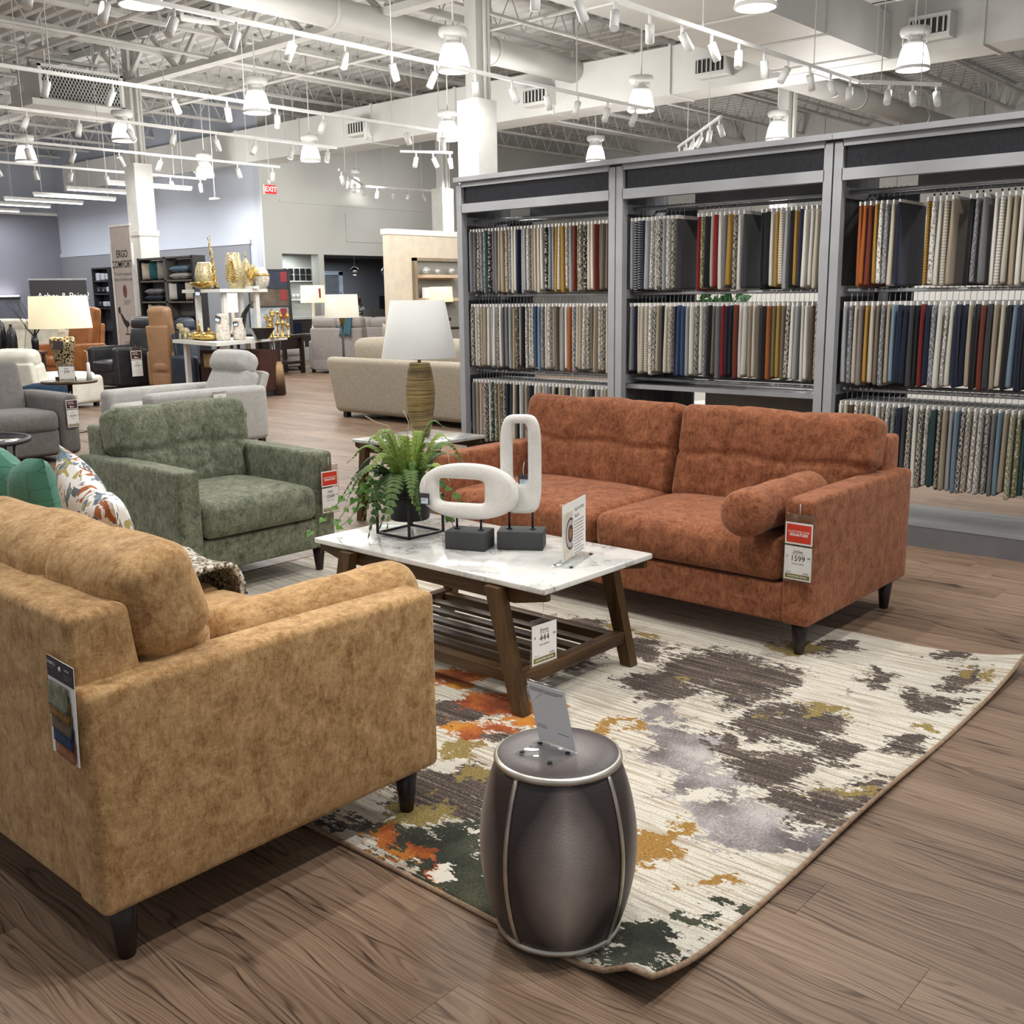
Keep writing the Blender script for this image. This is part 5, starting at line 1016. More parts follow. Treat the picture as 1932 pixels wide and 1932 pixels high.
# console with black vases and bare branches, far left
t = thing('console_table', 'brown wood console carrying black vases at the left edge', 'table', (-16.9, 7.2, 0)); MB().rbox((0, 0, .73), (1.2, .5, .04), .005, 1).build('top', wood('console wood', (60, 40, 32), (96, 66, 50), 0), t)
for sx in (-1, 1):
    for sy in (-1, 1): MB().b2((sx * .55 - .02, sy * .2 - .02, 0), (sx * .55 + .02, sy * .2 + .02, .71)).build('leg', BLACKM, t)
nbl = plain('glazed black ceramic', (30, 32, 36), .25, var=.3, scale=14)
for x, y, s, lab in ((-17.0, 7.03, 1.18, 'taller glazed black bottle vase cut by the left edge'), (-16.72, 7.1, .88, 'shorter glazed black bottle vase beside the taller one')):
    t = thing('vase', lab, 'vase', (x, y, .75)); MB().lathe([(.07 * s, 0), (.085 * s, .05 * s), (.088 * s, .25 * s), (.07 * s, .36 * s), (.028 * s, .42 * s), (.026 * s, .46 * s)], 24).build('body', nbl, t); MB().lathe([(.026 * s, .455 * s), (.034 * s, .47 * s), (.022 * s, .475 * s)], 20, cap=False).build('lip', nbl, t)
t = thing('branch_arrangement', 'bare dark budded branches in a slim black vase', 'branches', (-16.82, 7.5, .75)); MB().lathe([(.05, 0), (.055, .14), (.04, .24)], 16).build('vase', nbl, t); rg = random.Random(5)
for k in range(14):
    a = rg.uniform(0, 6.28); s = rg.uniform(.18, .5); pts = [(0, 0, .2)] + [(s * f * math.cos(a + .4 * f), s * f * math.sin(a + .4 * f), .2 + .62 * f + rg.uniform(-.02, .02)) for f in (.25, .5, .75, 1)]
    MB().tube(pts, [.006, .005, .004, .003, .002], 4, False).build('branch', plain('dark twig', (48, 40, 36), .8), t)
# signs
def banner():
    t = thing('banner_stand', 'tall pinkish ERGO COMFORT banner in a white frame', 'sign', (-18.78, 10.17, 0)); PK = plain('dusty pink banner', (188, 176, 168), .7, var=.02)
    p = MB().b2((-.36, -.01, .25), (.36, .01, 2.88)).build('panel', PK, t)
    for s in (-1, 1): MB().b2((s * .36, -.02, 0 if s else 0), (s * .40, .02, 2.55)).build('side_rail', WHITE, t)
    MB().b2((-.38, -.015, 2.86), (.38, .015, 2.9)).build('top_rail', WHITE, t); MB().b2((-.4, -.25, 0), (.4, .25, .03)).build('foot', WHITE, t)
    text('lettering', 'ERGO', .19, INK, p, (.02, -.013, 2.36), sx=.85, bold=.002); text('lettering', 'COMFORT', .19, INK, p, (0, -.013, 2.17), sx=.85, bold=.002); text('lettering', 'The best in ergonomic', .085, GREYINK, p, (0, -.013, 2.0), sx=.8); text('lettering', 'design & effortless style', .085, GREYINK, p, (0, -.013, 1.9), sx=.8)
    MB().prism([(.07 * math.cos(a), .12 * math.sin(a)) for a in [k * .3142 for k in range(20)]], .002, (.02, -.013, 1.68)).build('emblem', plain('brown print', (110, 60, 56), .7), p)
    for poly in ([(-.25, 1.3), (-.15, 1.25), (-.05, 1.15), (.06, 1.12), (.1, 1.05), (-.02, 1.0), (-.12, 1.08)], [(-.3, 1.36), (-.22, 1.4), (-.2, 1.3), (-.27, 1.26)], [(.16, 1.16), (.28, 1.14), (.3, 1.06), (.2, 1.06)]): MB().prism(poly, .002, (0, -.013, 0)).build('chair_print', INK, p)
    for x in (-.02, .22): MB().b2((x, -.014, .88), (x + .02, -.012, 1.05)).build('chair_print', INK, p); MB().b2((x - .08, -.014, .87), (x + .1, -.012, .89)).build('chair_print', INK, p)
    lines(p, GREYINK, -.15, .2, .72, .04, 2, -.013, .012, 2); lines(p, GREYINK, -.05, .2, 1.5, .03, 3, -.013, .01, 3)
banner()
t = thing('sign_board', 'black board asking Aches and Pains, behind the left lamp', 'sign', (-24.6, 11.65, 0), 62); b_ = MB().b2((-.62, -.02, 1.2), (.62, .02, 2.02)).build('board', plain('black board', (40, 40, 42), .6), t); MB().b2((-.64, -.025, 2.0), (.64, .025, 2.04)).build('frame', plain('silver frame', (150, 150, 152), .4), t)
text('lettering', 'Aches & Pains?', .21, WHITEP, b_, (.1, -.024, 1.63), sx=.9)
for s in (-1, 1): MB().b2((s * .5 - .02, -.02, 0), (s * .5 + .02, .02, 1.2)).build('leg', BLACKM, t)
t = thing('headboard_display', 'dark headboard shelf with white glow behind it, far left', 'headboard', (-31.3, 11.0, 0), 90); MB().b2((-3.5, -.12, 0), (2.6, .1, 1.6)).build('headboard', plain('slate headboard', (86, 88, 98), .6), t); MB().b2((-3.5, -.16, 1.6), (2.6, .12, 1.66)).build('shelf', BLACKM, t); MB().b2((-3.5, -.08, 1.665), (2.6, .06, 1.7)).build('light_strip', emit('white strip light', (255, 245, 245), 12), t); MB().rbox((-.6, -1.1, .45), (1.9, 2.0, .5), .08, 2).build('mattress', fabric('navy bedding', (36, 44, 72), (60, 70, 100), 6), t)
# pillow shelf and bookcase against the blue wall
def etagere():
    t = thing('pillow_shelf', 'grey wood shelf unit filled with cushions beside the two-tier column', 'shelf', (-17.22, 10.16, 0)); GW = wood('weathered grey wood', (70, 66, 62), (116, 110, 104), 2); w_ = .9
    for x in (-w_, 0, w_): MB().b2((x - .03, -.05, 0), (x + .03, .2, 2.26)).build('upright', GW if x == 0 else BLACKM, t)
    for z in (.1, .6, 1.1, 1.47, 1.84, 2.24): MB().b2((-w_, -.05, z - .015), (w_, .2, z + .015)).build('shelf_board', GW, t)
    MB().b2((-w_, .2, .1), (w_, .22, 2.22)).build('back_panel', plain('shelf back', (112, 110, 106), .8), t)
    C = {'cream': (200, 190, 170), 'teal': (44, 92, 100), 'spotted black and white': (150, 146, 136), 'sky blue': (92, 112, 132), 'grey': (110, 110, 112), 'navy': (40, 46, 58), 'white': (205, 203, 196), 'black': (30, 30, 34), 'striped': (150, 148, 140)}
    pm = pillow_mesh(.36, .15, .03)
    for x, z, cn, flat, row in ((-.72, 2.025, 'cream', 0, 'top left'), (-.46, 2.025, 'teal', 0, 'top left'), (-.18, 2.025, 'spotted black and white', 0, 'top left'), (.44, 1.92, 'striped', 1, 'top right'), (.44, 2.04, 'sky blue', 1, 'top right'), (-.45, 1.66, 'grey', 1, 'middle left'), (-.45, 1.55, 'navy', 1, 'middle left'), (.16, 1.66, 'white', 0, 'middle right'), (.42, 1.66, 'black', 0, 'middle right'), (.7, 1.66, 'cream', 0, 'middle right'), (-.6, 1.28, 'cream', 0, 'low left'), (-.25, 1.28, 'grey', 0, 'low left'), (.45, 1.18, 'black', 1, 'low right')):
        o = obj('cushion', pm.copy(), fabric('cushion ' + cn, tuple(v * .85 for v in C[cn]), C[cn], 30, contrast=.1), None, (-17.22 + x, 10.2, z), (R(90) if flat else 0, 0, R(20 if not flat else 0))); o.scale = (1.7, .75, .5) if flat else (.74, .8, .88); tag(o, f'{cn} cushion in the {row} cell of the pillow shelf', 'cushion', 'cushions on the pillow shelf')
etagere()
t = thing('bookcase', 'narrow dark bookcase left of the comfort banner', 'bookcase', (-28.4, 14.85, 0)); MB().b2((-.45, .1, 0), (.45, .2, 2.4)).build('back', plain('bookcase back', (54, 56, 64), .7), t)
for z in (.1, .7, 1.3, 1.7, 2.05, 2.4): MB().b2((-.45, -.18, z - .02), (.45, .2, z + .02)).build('shelf_board', BLACKM, t)
for s in (-1, 1): MB().b2((s * .45 - .02, -.18, 0), (s * .45 + .02, .2, 2.42)).build('side', BLACKM, t)
rg = random.Random(8)
for z in (1.72, 2.07, 1.32):
    for x in (-.28, 0, .26): o = MB().rbox((0, 0, .1), (.18, .16, rg.uniform(.14, .22)), .03, 2).build('ornament', plain('pale ornament', (150, 152, 158), .4) if rg.random() < .6 else nbl, None, (-28.4 + x, 14.8, z)); tag(o, f"small ornament in the narrow bookcase, {('left', 'middle', 'right')[round(x / .27) + 1]} of the {('second', 'top', 'third')[(1.72, 2.07, 1.32).index(z)]} shelf", 'ornament', 'ornaments in the narrow bookcase')
# tiered display with gold decor
def display():
    t = thing('display_table', 'white two tier display table carrying gold decor', 'table', (0, 0, 0)); WT = plain('white lacquer', (232, 231, 226), .35, var=.02)
    low = [(-13.15, 8.45), (-14.25, 10.5), (-14.7, 10.45), (-15.0, 9.6), (-15.0, 8.85)]; top = [(-13.78, 8.98), (-13.95, 9.95), (-14.75, 10.2), (-14.95, 9.05)]
    for nm, pl, z in (('lower_top', low, .87), ('upper_top', top, 1.635)): MB().prism(pl, .05, (0, 0, z), (1, 0, 0), (0, 1, 0)).build(nm, WT, t)
    for x, y, z0, z1 in ((-13.6, 8.85, 0, .85), (-14.25, 10.2, 0, .85), (-14.8, 10.1, 0, .85), (-14.85, 9.0, 0, .85), (-13.95, 9.15, .89, 1.61), (-14.05, 9.8, .89, 1.61), (-14.7, 9.95, .89, 1.61), (-14.75, 9.2, .89, 1.61)): MB().b2((x - .035, y - .035, z0), (x + .035, y + .035, z1)).build('leg', WT, t)
    GD = plain('polished gold', (206, 172, 96), .25, .9, .25, 30); GD2 = plain('champagne gold ceramic', (186, 172, 134), .35, .3, .2, 40); CER = plain('crackled cream ceramic', (206, 198, 186), .4, var=.15, scale=30); GR_ = 'gold decor on the tiered display'
    def dec(name, lab, cat, x, y, z): return thing(name, lab, cat, (x, y, z), 0, GR_)
    Z = 1.66
    t = dec('vase', 'squat champagne gold vase with dripped rim', 'vase', -14.5, 9.2, Z); MB().lathe([(.1, 0), (.14, .06), (.155, .2), (.13, .34), (.1, .4)], 24).build('body', GD2, t); MB().lathe([(.1, .39), (.105, .41), (.09, .41)], 24, cap=False).build('rim', WT, t)
    t = dec('twisted_horn', 'tall twisted gold horn on the upper tier', 'sculpture', -14.25, 9.22, Z); b = MB()
    for ph in (0, math.pi): b.tube([(.02 * math.cos(k * .8 + ph) - .10 * k / 24, .02 * math.sin(k * .8 + ph), .03 * k + .02) for k in range(27)], [.018 * (1 - k / 36) for k in range(27)], 6)
    b.build('horn', GD, t); MB().lathe([(.06, 0), (.06, .02), (.02, .03)], 16).build('base', BLACKM, t)
    t = dec('bowl', 'long hammered gold bowl at the upper tier edge', 'bowl', -14.35, 9.05, Z); MB().lathe([(.05, .002), (.2, .06), (.24, .11), (.22, .11), (.12, .04), (0, .03)], 28, sx=1.2, sy=.6).build('bowl_shell', GD, t); small_tag(t, (.1, -.16, .0), .1, .1, (0, 0, R(30)))
    t = dec('vase', 'tall gold vase embossed with a palm leaf', 'vase', -13.98, 9.38, Z); MB().lathe([(.08, 0), (.09, .01), (.135, .2), (.13, .36), (.1, .5), (.085, .54)], 28).build('body', GD2, t)
    for k in range(9):
        for s in (-1, 1): MB().tube([(.09, -.09, .1 + .035 * k), (.09 + s * .06 * (1 - k / 11), -.105 + s * .06 * (1 - k / 11), .16 + .035 * k)], .009, 5).build('leaf_rib', GD, t)
    t = dec('tree_ornament', 'gold wire tree ornament on a cream block', 'sculpture', -13.97, 9.68, Z); MB().box((0, 0, .02), (.24, .1, .04)).build('block', WT, t)
    for k in range(14): a = math.radians(-70 + 10 * k); MB().tube([(0, 0, .04), (.05 * math.sin(a), 0, .15), (.17 * math.sin(a), .02 * (k % 3), .2 + .17 * math.cos(a))], .006, 5).build('branch', GD, t)
    t = dec('tower_ornament', 'pointed bronze temple ornament behind the wire tree', 'sculpture', -14.2, 9.75, Z); MB().lathe([(.1, 0), (.1, .2), (.11, .22), (.05, .4), (.01, .48)], 8, smooth=False).build('tower', GD2, t); MB().tube([(0, 0, .46), (0, 0, .56)], .008, 6).build('spire', GD, t)
    t = dec('vase', 'round cream crackled vase at the right of the upper tier', 'vase', -14.02, 9.9, Z); MB().lathe([(.05, 0), (.1, .05), (.125, .16), (.1, .27), (.05, .33)], 28).build('body', CER, t); MB().lathe([(.126, .2), (.128, .215), (.12, .23)], 28, cap=False).build('band', GD, t)
    Z = .896
    t = dec('vase', 'taller white brown speckled bottle vase', 'vase', -13.78, 8.98, Z); MB().lathe([(.09, 0), (.11, .05), (.105, .2), (.07, .36), (.075, .4)], 24).build('body', CER, t); small_tag(t, (.06, -.1, .36), .09, .08, (0, R(20), R(40)))
    t = dec('vase', 'shorter white brown speckled bottle vase', 'vase', -13.72, 9.22, Z); MB().lathe([(.08, 0), (.095, .05), (.09, .16), (.06, .29), (.065, .33)], 24).build('body', CER, t); small_tag(t, (.05, -.09, .28), .08, .07, (0, R(-10), R(40)))
    t = dec('horn_ornament', 'black curved horn standing behind the speckled vases', 'sculpture', -13.98, 9.42, Z); MB().tube([(0, 0, .02), (.02, .02, .2), (.06, .05, .38), (.14, .1, .52), (.2, .16, .58)], [.06, .055, .04, .02, .003], 12).build('horn', nbl, t); MB().lathe([(.07, 0), (.07, .015)], 16).build('base', GD, t)
    t = dec('bowl', 'black square bowl lined with gold', 'bowl', -13.72, 9.62, Z); MB().lathe([(.11, 0), (.13, .02), (.25, .17)], 4, smooth=False, a0=.4).build('shell', nbl, t); MB().lathe([(.25, .172), (.24, .172), (.1, .06), (0, .05)], 4, smooth=False, a0=.4).build('lining', GD, t)
    for i, (x, y, lab) in enumerate(((-14.38, 8.95, 'left gold lidded dish on the lower tier'), (-14.0, 8.88, 'right gold lidded dish on the lower tier'))):
        t = dec('dish', lab, 'dish', x, y, Z); MB().lathe([(.08, 0), (.15, .03), (.17, .07), (.13, .11), (.05, .13)], 24).build('dish_body', GD, t); MB().tube([(0, 0, .12), (.0, .0, .3 if i == 0 else .2)], [.03, .01], 8).build('handle', GD, t)
    t = dec('dog_figurine', 'pale gold bulldog figurine at the lower tier end', 'figurine', -14.75, 8.92, Z); MB().rbox((0, 0, .13), (.2, .1, .11), .045, 3).build('body', GD2, t)
    for sx in (-1, 1):
        for sy in (-1, 1): MB().tube([(sx * .07, sy * .03, .1), (sx * .075, sy * .035, .006)], .02, 8).build('leg', GD2, t)
    MB().rbox((-.12, 0, .2), (.1, .1, .1), .04, 3).build('head', GD2, t)
    t = dec('candle_holder', 'cluster of gold bell candle holders at the right', 'candle holder', -13.98, 10.05, Z); rg = random.Random(2)
    for k in range(12): x, y, h = rg.uniform(-.12, .12), rg.uniform(-.16, .2), rg.uniform(.2, .5); MB().lathe([(.04, 0), (.012, .02), (.01, h - .06), (.045, h - .05), (.02, h), (.0, h + .04)], 12, (x, y, 0)).build('bell', GD, t)
    t = thing('floor_vase', 'tan to dark brown floor vase with black reeds beside the display', 'vase', (-13.8, 9.95, 0)); n = N('tan to brown glaze'); z = n.sep(n.coord())[2]; n.bs(col=n.ramp(n.math('ADD', z, n.math('MULTIPLY', n.noise(n.map(n.coord(), (9, 9, 2)), 3, 2), .12)), [(.2, (44, 28, 24)), (.36, (120, 92, 62)), (.5, (170, 142, 100))]), rough=.35)
    MB().lathe([(.09, 0), (.11, .02), (.1, .25), (.08, .48), (.06, .52), (.065, .53)], 24).build('body', n.m, t)
    for k in range(4): MB().tube([(.0, .0, .4), (-.05 + .03 * k, -.04 + .03 * k, .85)], .012, 6).build('reed', BLACKM, t)
    t = thing('cabinet', 'low dark red wood cabinet with tan panel under the display', 'cabinet', (-14.3, 9.6, 0), 15); MB().b2((-.6, -.25, .1), (.6, .25, .72)).build('body', wood('dark cherry', (40, 20, 16), (74, 40, 30), 0), t); MB().b2((-.52, -.262, .45), (.52, -.25, .66)).build('drawer_front', plain('tan burl', (168, 140, 92), .5, var=.2, scale=12), t)
    for sx in (-1, 1): MB().b2((sx * .55 - .03, -.22, 0), (sx * .55 + .03, .22, .1)).build('foot', BLACKM, t)
display()
# lamps and console in the far centre
def drum_lamp(label, x, y, z, r, h, zs, mat, body, foot_z=0, tagc=None, name='table_lamp'):
    t = thing(name, label, 'lamp', (x, y, z)); MB().lathe([(r, zs), (r * .94, zs + h), (r * .93, zs + h), (r * .99, zs)], 36, cap=False).build('shade', mat, t); body(t, zs); MB().lathe([(0, zs + h + .03), (.015, zs + h + .02), (0, zs + h)], 8).build('finial', BLACKM, t)
    if tagc: MB().b2((r * .62 - .05, -r * .72, zs + .1), (r * .62 + .05, -r * .71, zs + .3)).build('sale_tag', tagc, t, rot=(0, 0, R(40)))
    return t
def pole_body(t, zs): MB().tube([(0, 0, .02), (0, 0, zs - .12)], .018, 10).build('pole', BLACKM, t); MB().lathe([(.02, zs - .14), (.025, zs - .1), (.05, zs + .0)], 14).build('brass_cup', plain('aged brass', (120, 96, 52), .35, .9), t); MB().lathe([(.15, 0), (.15, .02), (.02, .035)], 24).build('base', BLACKM, t); MB().tube([(0, 0, zs - .02), (0, 0, zs + .3)], .006, 6).build('harp', BLACKM, t)
def white_body(t, zs): MB().lathe([(.08, 0), (.1, .02), (.06, .1), (.035, .3), (.03, zs + .1)], 20).build('body', CREAML, t)
drum_lamp('floor lamp with cream drum shade and black pole behind the boucle sofa', -12.4, 10.15, 0, .255, .34, 1.215, shade_mat('cream linen shade', (222, 218, 202), .16), pole_body, name='floor_lamp')
drum_lamp('lit cream table lamp with a red tag beside the grey loveseat', -18.55, 14.4, .75, .27, .37, .66, shade_mat('warm lit linen shade', (240, 226, 190), .55), white_body, tagc=plain('red sale tag', (140, 36, 40), .6))
drum_lamp('small lit white lamp behind the tan wing chair', -21.9, 12.7, .75, .2, .34, .55, emit('bright lampshade', (250, 244, 226), .9), white_body)
drum_lamp('small lit white lamp behind the tiered display', -19.9, 13.25, .75, .23, .4, .48, emit('bright lampshade', (250, 244, 226), .9), white_body)
drum_lamp('lit yellow table lamp before the beige partition', -13.98, 13.8, .95, .22, .27, .46, emit('yellow lampshade', (240, 222, 150), .8), white_body)
for x, y, h, lab in ((-18.55, 14.4, .75, 'dark console under the red tagged lamp'), (-21.9, 12.7, .75, 'small dark table under the lamp behind the wing chair'), (-19.9, 13.25, .75, 'small dark table under the lamp behind the display'), (-13.98, 13.8, .95, 'dark counter before the beige partition')):
    t = thing('lamp_table', lab, 'table', (x, y, 0)); MB().b2((-.3, -.3, h - .04), (.3, .3, h)).build('top', ESPRESSO, t)
    for sx in (-1, 1):
        for sy in (-1, 1): MB().b2((sx * .26 - .025, sy * .26 - .025, 0), (sx * .26 + .025, sy * .26 + .025, h - .04)).build('leg', ESPRESSO, t)
t = thing('console_table', 'espresso sofa console left of the grey loveseat', 'table', (-17.66, 12.82, 0), 16)
MB().b2((-.25, -.45, .72), (.25, .45, .78)).build('top', ESPRESSO, t); MB().b2((-.25, -.42, .2), (.25, .42, .26)).build('lower_shelf', ESPRESSO, t); MB().b2((-.2, -.4, .5), (.2, .4, .72)).build('drawer_box', ESPRESSO, t)
for sx in (-1, 1):
    for sy in (-1, 1): MB().b2((sx * .22 - .035, sy * .42 - .035, 0), (sx * .22 + .035, sy * .42 + .035, .72)).build('leg', ESPRESSO, t)
o = MB().rbox((0, 0, .015), (1.1, .7, .03), .012, 2, (8, 6, 1)).build('shag_rug', fabric('white shag', (190, 186, 178), (232, 230, 224), 40, bump=1.0), None, (-19.55, 14.05, 0)); tag(o, 'small white shag rug on the floor, far centre', 'rug')
# framed pictures leaning at the wall corner
for i, (dx, col, lab) in enumerate(((0, (44, 52, 70), 'navy framed picture at the back of the leaning stack'), (.07, (96, 84, 70), 'brown framed picture in the middle of the leaning stack'), (.14, (150, 158, 168), 'pale snowy landscape picture in front of the leaning stack'))):
    t = thing('framed_picture', lab, 'picture', (-20.55 + dx, 14.75 - dx * 1.2, .62 + 0), 62, 'pictures stacked by the corner'); t.rotation_euler = (R(-7), 0, R(62)); h = 1.55 - i * .42
    MB().b2((-.45, -.02, 0), (.45, .02, h)).build('canvas', plain('canvas %d' % i, col, .7, var=.25, scale=4), t)
    for lo, hi in (((-.47, -.03, 0), (-.44, .03, h)), ((.44, -.03, 0), (.47, .03, h)), ((-.47, -.03, h - .02), (.47, .03, h + .02))): MB().b2(lo, hi).build('frame', BLACKM, t)
    MB().b2((.25, -.035, h - .28), (.4, -.03, h - .04)).build('sale_tag', plain('red sale tag', (140, 36, 40), .6), t)
t = thing('picture_stand', 'low dark stand carrying the leaning pictures', 'stand', (-20.42, 14.6, 0), 62); MB().b2((-.6, -.3, .56), (.6, .25, .62)).build('top', ESPRESSO, t); MB().b2((-.55, -.2, 0), (.55, .2, .56)).build('body', ESPRESSO, t)
# coffee nook and office beyond the openings
t = thing('beverage_shelf', 'white wall shelf with rows of black boxes in the nook', 'shelf', (-22.58, 16.9, 0)); MB().b2((0, -.6, 1.95), (.04, .75, 2.3)).build('upper_panel', WHITE, t); MB().b2((0, -.6, 1.45), (.12, .75, 1.5)).build('lower_board', WHITE, t); MB().b2((0, -.6, 1.93), (.14, .75, 1.955)).build('upper_board', WHITE, t)
for r in range(2):
    for k in range(7): o = MB().b2((0, -.06, 0), (.06, .06, .14)).build('coffee_box', nbl, None, (-22.54, 16.42 + k * .19, 1.96 + r * .165)); tag(o, f"black coffee box, {nth(k + 1)} from left in the {('lower', 'upper')[r]} row of the nook shelf", 'box', 'boxes on the nook shelf')
for k in range(6): o = MB().lathe([(.035, 0), (.045, .12), (.04, .12), (.03, .01)], 14).build('mug', WHITE, None, (-22.5, 16.85 + k * .13, 1.5)); tag(o, f"white mug, {nth(k + 1)} from left below the coffee boxes", 'mug', 'mugs in the nook')
t = thing('nook_counter', 'white topped dark counter in the beverage nook', 'counter', (-22.3, 16.8, 0)); MB().b2((-.28, -.9, .98), (.3, .95, 1.05)).build('worktop', WHITE, t); MB().b2((-.25, -.88, 0), (.25, .93, .98)).build('cabinet_body', plain('dark counter front', (58, 54, 52), .5), t); MB().b2((.25, -.7, .1), (.27, -.1, .9)).build('chiller_door', plain('navy chiller door', (28, 36, 60), .2), t)
for i, (y, lab) in enumerate(((17.97, 'left chrome globe pendant at the office opening edge'), (19.18, 'middle chrome globe pendant in the office'), (20.31, 'right chrome globe pendant in the office'))):
    t = thing('globe_pendant', lab, 'light', (-22.8, y, 2.23), group='chrome globe pendants'); MB().lathe([(0, -.115)] + [(.115 * math.sin(a), -.115 * math.cos(a)) for a in [math.pi * k / 12 for k in range(1, 12)]] + [(0, .115)], 24).build('globe', plain('polished chrome', (215, 215, 220), .05, 1.0), t); MB().tube([(0, 0, .11), (0, 0, .47)], .008, 6).build('cord', WHITE, t); MB().lathe([(0, -.118), (.05, -.105), (.0, -.1)], 14).build('bulb', emit('globe bulb', (255, 250, 240), 6), t)
t = thing('service_desk', 'grey fronted service desk in the office', 'desk', (-22.9, 20.6, 0)); MB().b2((-.02, -1.1, 0), (.04, 1.4, 1.18)).build('front_panel', plain('desk front', (120, 118, 114), .5), t); MB().b2((-.6, -1.1, .98), (0, 1.4, 1.03)).build('desktop', wood('desk wood', (60, 44, 36), (90, 68, 54), 1), t)
t = thing('monitor', 'black computer monitor on the service desk', 'monitor', (-23.25, 20.75, 1.032)); MB().b2((-.02, -.3, .14), (.02, .3, .52)).build('screen_shell', nbl, t); MB().b2((-.03, -.04, 0), (.01, .04, .2)).build('stand', nbl, t); MB().b2((-.1, -.12, 0), (.1, .12, .015)).build('foot', nbl, t)
def person():
    """seated clerk, chin on one hand, looking to the right"""
    t = thing('person', 'person in dark vest and white shirt seated behind the service desk', 'person', (-23.78, 20.05, 0), 70)
    SK = plain('brown skin', (104, 70, 54), .6); b = bpy.data.meshes.new('body')
    J = [((0, 0, .62), .15), ((0, -.02, .85), .14), ((0, -.03, 1.08), .155), ((0, -.03, 1.2), .08), ((0, -.04, 1.3), .055), ((.17, -.03, 1.13), .06), ((.23, -.13, .98), .045), ((.13, -.3, 1.09), .036), ((.07, -.2, 1.25), .032), ((-.17, -.03, 1.13), .06), ((-.23, -.1, .96), .046), ((-.1, -.32, 1.08), .036), ((-.03, -.38, 1.08), .03), ((.09, -.1, .58), .085), ((.1, -.42, .56), .07), ((.1, -.44, .1), .045), ((.1, -.55, .04), .04), ((-.09, -.1, .58), .085), ((-.1, -.42, .56), .07), ((-.1, -.44, .1), .045), ((-.1, -.55, .04), .04)]
    E_ = [(0, 1), (1, 2), (2, 3), (3, 4), (2, 5), (5, 6), (6, 7), (7, 8), (2, 9), (9, 10), (10, 11), (11, 12), (0, 13), (13, 14), (14, 15), (15, 16), (0, 17), (17, 18), (18, 19), (19, 20)]
    b.from_pydata([p for p, r in J], E_, []); o = obj('body', b, plain('white shirt', (206, 204, 204), .8), t); m = o.modifiers.new('skin', 'SKIN'); 
    for i, (p, r) in enumerate(J): b.skin_vertices[0].data[i].radius = (r, r)
    b.skin_vertices[0].data[0].use_root = True; o.modifiers.new('sub', 'SUBSURF').levels = 1
    MB().rbox((0, -.03, .93), (.33, .25, .46), .1, 3, (3, 3, 3)).build('vest', plain('dark vest', (44, 44, 52), .8), t)
    hd = MB(); hd.lathe([(0, -.12), (.035, -.115), (.055, -.09), (.072, -.03), (.078, .02), (.072, .07), (.045, .105), (0, .118)], 20, sy=1.18); h = hd.build('head', SK, t, (0, -.07, 1.42), (R(6), 0, R(-12)))
    MB().tube([(0, -.088, .01), (0, -.108, -.018), (0, -.09, -.028)], [.008, .014, .01], 8).build('nose', SK, h); MB().box((0, -.083, -.055), (.04, .008, .01)).build('mouth', plain('lips', (92, 50, 48), .6), h)
    for s in (-1, 1): MB().lathe([(0, -.011), (.011, 0), (0, .011)], 10).build('eye', INK, h, (s * .03, -.083, .012)); MB().rbox((s * .077, .005, -.005), (.014, .035, .05), .006, 2).build('ear', SK, h)
    MB().lathe([(.08, -.03), (.088, .02), (.086, .07), (.06, .115), (0, .132)], 20, (0, .018, 0), sy=1.12).build('hair', plain('black hair', (24, 20, 22), .7), h); MB().lathe([(0, -.04), (.04, 0), (0, .04)], 12, (0, .12, .03)).build('hair_bun', plain('black hair', (24, 20, 22), .7), h)
    pm_ = MB().rbox((.065, -.165, 1.285), (.05, .05, .07), .02, 2).build('hand', SK, t)
    for k in range(4): MB().tube([(.048 + .012 * k, -.16, 1.31), (.046 + .012 * k, -.165, 1.345 - .004 * abs(k - 1.5)), (.044 + .01 * k, -.15, 1.37 - .006 * abs(k - 1))], .0068, 6).build('finger', SK, pm_)
    MB().tube([(.04, -.17, 1.28), (.022, -.165, 1.31), (.018, -.155, 1.335)], .008, 6).build('thumb', SK, pm_)
    MB().b2((-.22, -.12, .39), (.22, .25, .46)).build('stool_seat', BLACKM, thing('office_chair', 'black chair under the seated person', 'chair', (-23.62, 20.05, 0), 70))
    c = bpy.data.objects['office_chair']; MB().tube([(0, .05, .03), (0, .05, .45)], .03, 10).build('stool_post', BLACKM, c); MB().lathe([(.22, 0), (.22, .03), (.03, .05)], 16, (0, .05, 0)).build('stool_foot', BLACKM, c)
person()
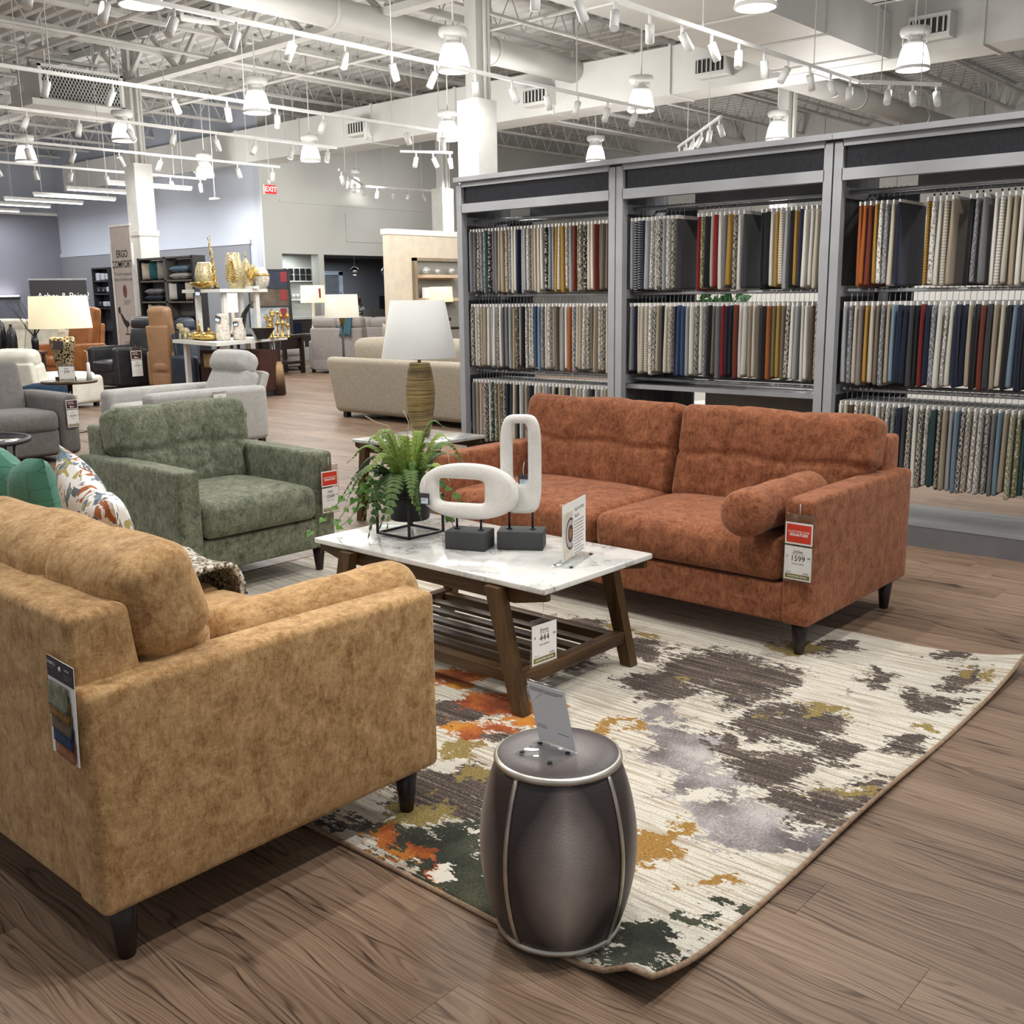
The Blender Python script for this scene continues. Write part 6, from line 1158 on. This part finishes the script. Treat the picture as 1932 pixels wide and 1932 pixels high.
# beige partition with lit shelf niche
def partition():
    t = thing('partition', 'beige partition wall with white cap and shelf niche', 'partition', (-15.05, 13.5, 0)); struct(t); BG = plain('beige partition paint', (206, 194, 174), .8, var=.03)
    MB().b2((-.15, 0, 0), (.05, 3.6, 2.66)).build('panel', BG, t); MB().b2((-.17, -.03, 2.66), (.07, 3.62, 2.76)).build('cap', PANELW, t); MB().b2((.05, .58, 0), (.08, 3.2, 2.2)).build('niche_back', fabric('grey tweed wallcovering', (112, 108, 100), (160, 156, 148), 60), t)
    for lo, hi in (((.05, .54, 0), (.14, .6, 2.24)), ((.05, .54, 2.18), (.14, 3.2, 2.24))): MB().b2(lo, hi).build('niche_frame', plain('bronze niche frame', (140, 126, 106), .5), t)
    t = thing('wall_shelf', 'pale wood upper shelf in the beige niche', 'shelf', (-14.85, 14.1, 1.86)); PW = wood('pale oak', (176, 150, 120), (214, 192, 164), 1); MB().b2((-.1, 0, 0), (.15, 1.0, .06)).build('board', PW, t); MB().b2((-.1, .0, -.03), (-.08, 1.0, 0)).build('cleat', PW, t)
    t = thing('wall_shelf', 'pale wood lower shelf in the beige niche', 'shelf', (-14.85, 14.1, 1.42)); MB().b2((-.1, 0, 0), (.15, 1.0, .06)).build('board', PW, t); MB().b2((-.1, .0, -.03), (-.08, 1.0, 0)).build('cleat', PW, t)
    for y, r, lab in ((14.22, .075, 'left glass orb on the upper niche shelf'), (14.52, .06, 'middle white orb on the upper niche shelf'), (14.9, .07, 'right glass orb on the upper niche shelf')): o = MB().lathe([(0, 0)] + [(r * math.sin(a), r - r * math.cos(a)) for a in [math.pi * k / 10 for k in range(1, 10)]] + [(0, 2 * r)], 18).build('orb', plain('silvered glass', (200, 204, 206), .12, .6), None, (-14.8, y, 1.92)); tag(o, lab, 'orb', 'orbs in the niche')
    o = MB().b2((-.05, -.13, 0), (.05, .13, .2)).build('sign_card', WHITEP, None, (-14.8, 14.28, 1.48)); tag(o, 'small white card standing on the lower niche shelf', 'card')
    for k in range(5): o = MB().b2((-.12, -.2, 0), (.12, .2, .05)).build('folded_blanket', fabric('folded plaid %d' % (k % 2), (92, 84, 80), (146, 136, 128) if k % 2 else (120, 112, 110), 40), None, (-14.7, 14.32, 1.1 + k * .055)); tag(o, f'{("lowest", "second", "third", "fourth", "topmost")[k]} folded grey blanket stacked below the niche shelf', 'blanket', 'folded blankets in the niche')
    t = thing('blanket_stand', 'dark stand under the folded blankets', 'stand', (-14.7, 14.32, 0)); MB().b2((-.15, -.3, 1.04), (.15, .3, 1.1)).build('top', ESPRESSO, t); MB().b2((-.12, -.25, 0), (.12, .25, 1.04)).build('body', ESPRESSO, t)
partition()
# glimpses behind the racks
t = thing('gallery_wall', 'pale display wall glimpsed between the swatch rows', 'partition', (0, 0, 0)); struct(t); MB().b2((-9.0, 12.6, 0), (3.0, 12.75, 2.3)).build('panel', PANELW, t); MB().b2((-9.0, 12.58, 2.3), (3.0, 12.77, 2.36)).build('cap', PANELW, t)
for x, y, lab in ((-5.6, 9.4, 'leafy plant glimpsed behind the middle rack'), (-4.0, 9.2, 'leafy plant glimpsed behind the third rack')):
    t = thing('potted_plant', lab, 'plant', (x, y, 0)); MB().lathe([(.15, 0), (.2, .4), (.18, .4)], 20).build('pot', PANELW, t); b = MB(); rg = random.Random(int(-x * 10))
    MB().tube([(0, 0, .35), (0, 0, 1.3)], .03, 8).build('trunk', ESPRESSO, t)
    for k in range(90):
        a, e = rg.uniform(0, 6.28), rg.uniform(-.4, 1.3); d = Vector((math.cos(a) * math.cos(e), math.sin(a) * math.cos(e), math.sin(e))); p = Vector((0, 0, 1.25)) + d * rg.uniform(.05, .4); ivy_leaf(b, p, d, Vector((rg.uniform(-1, 1), rg.uniform(-1, 1), 1)).normalized(), rg.uniform(.08, .14))
    b.build('foliage', IVY, t)
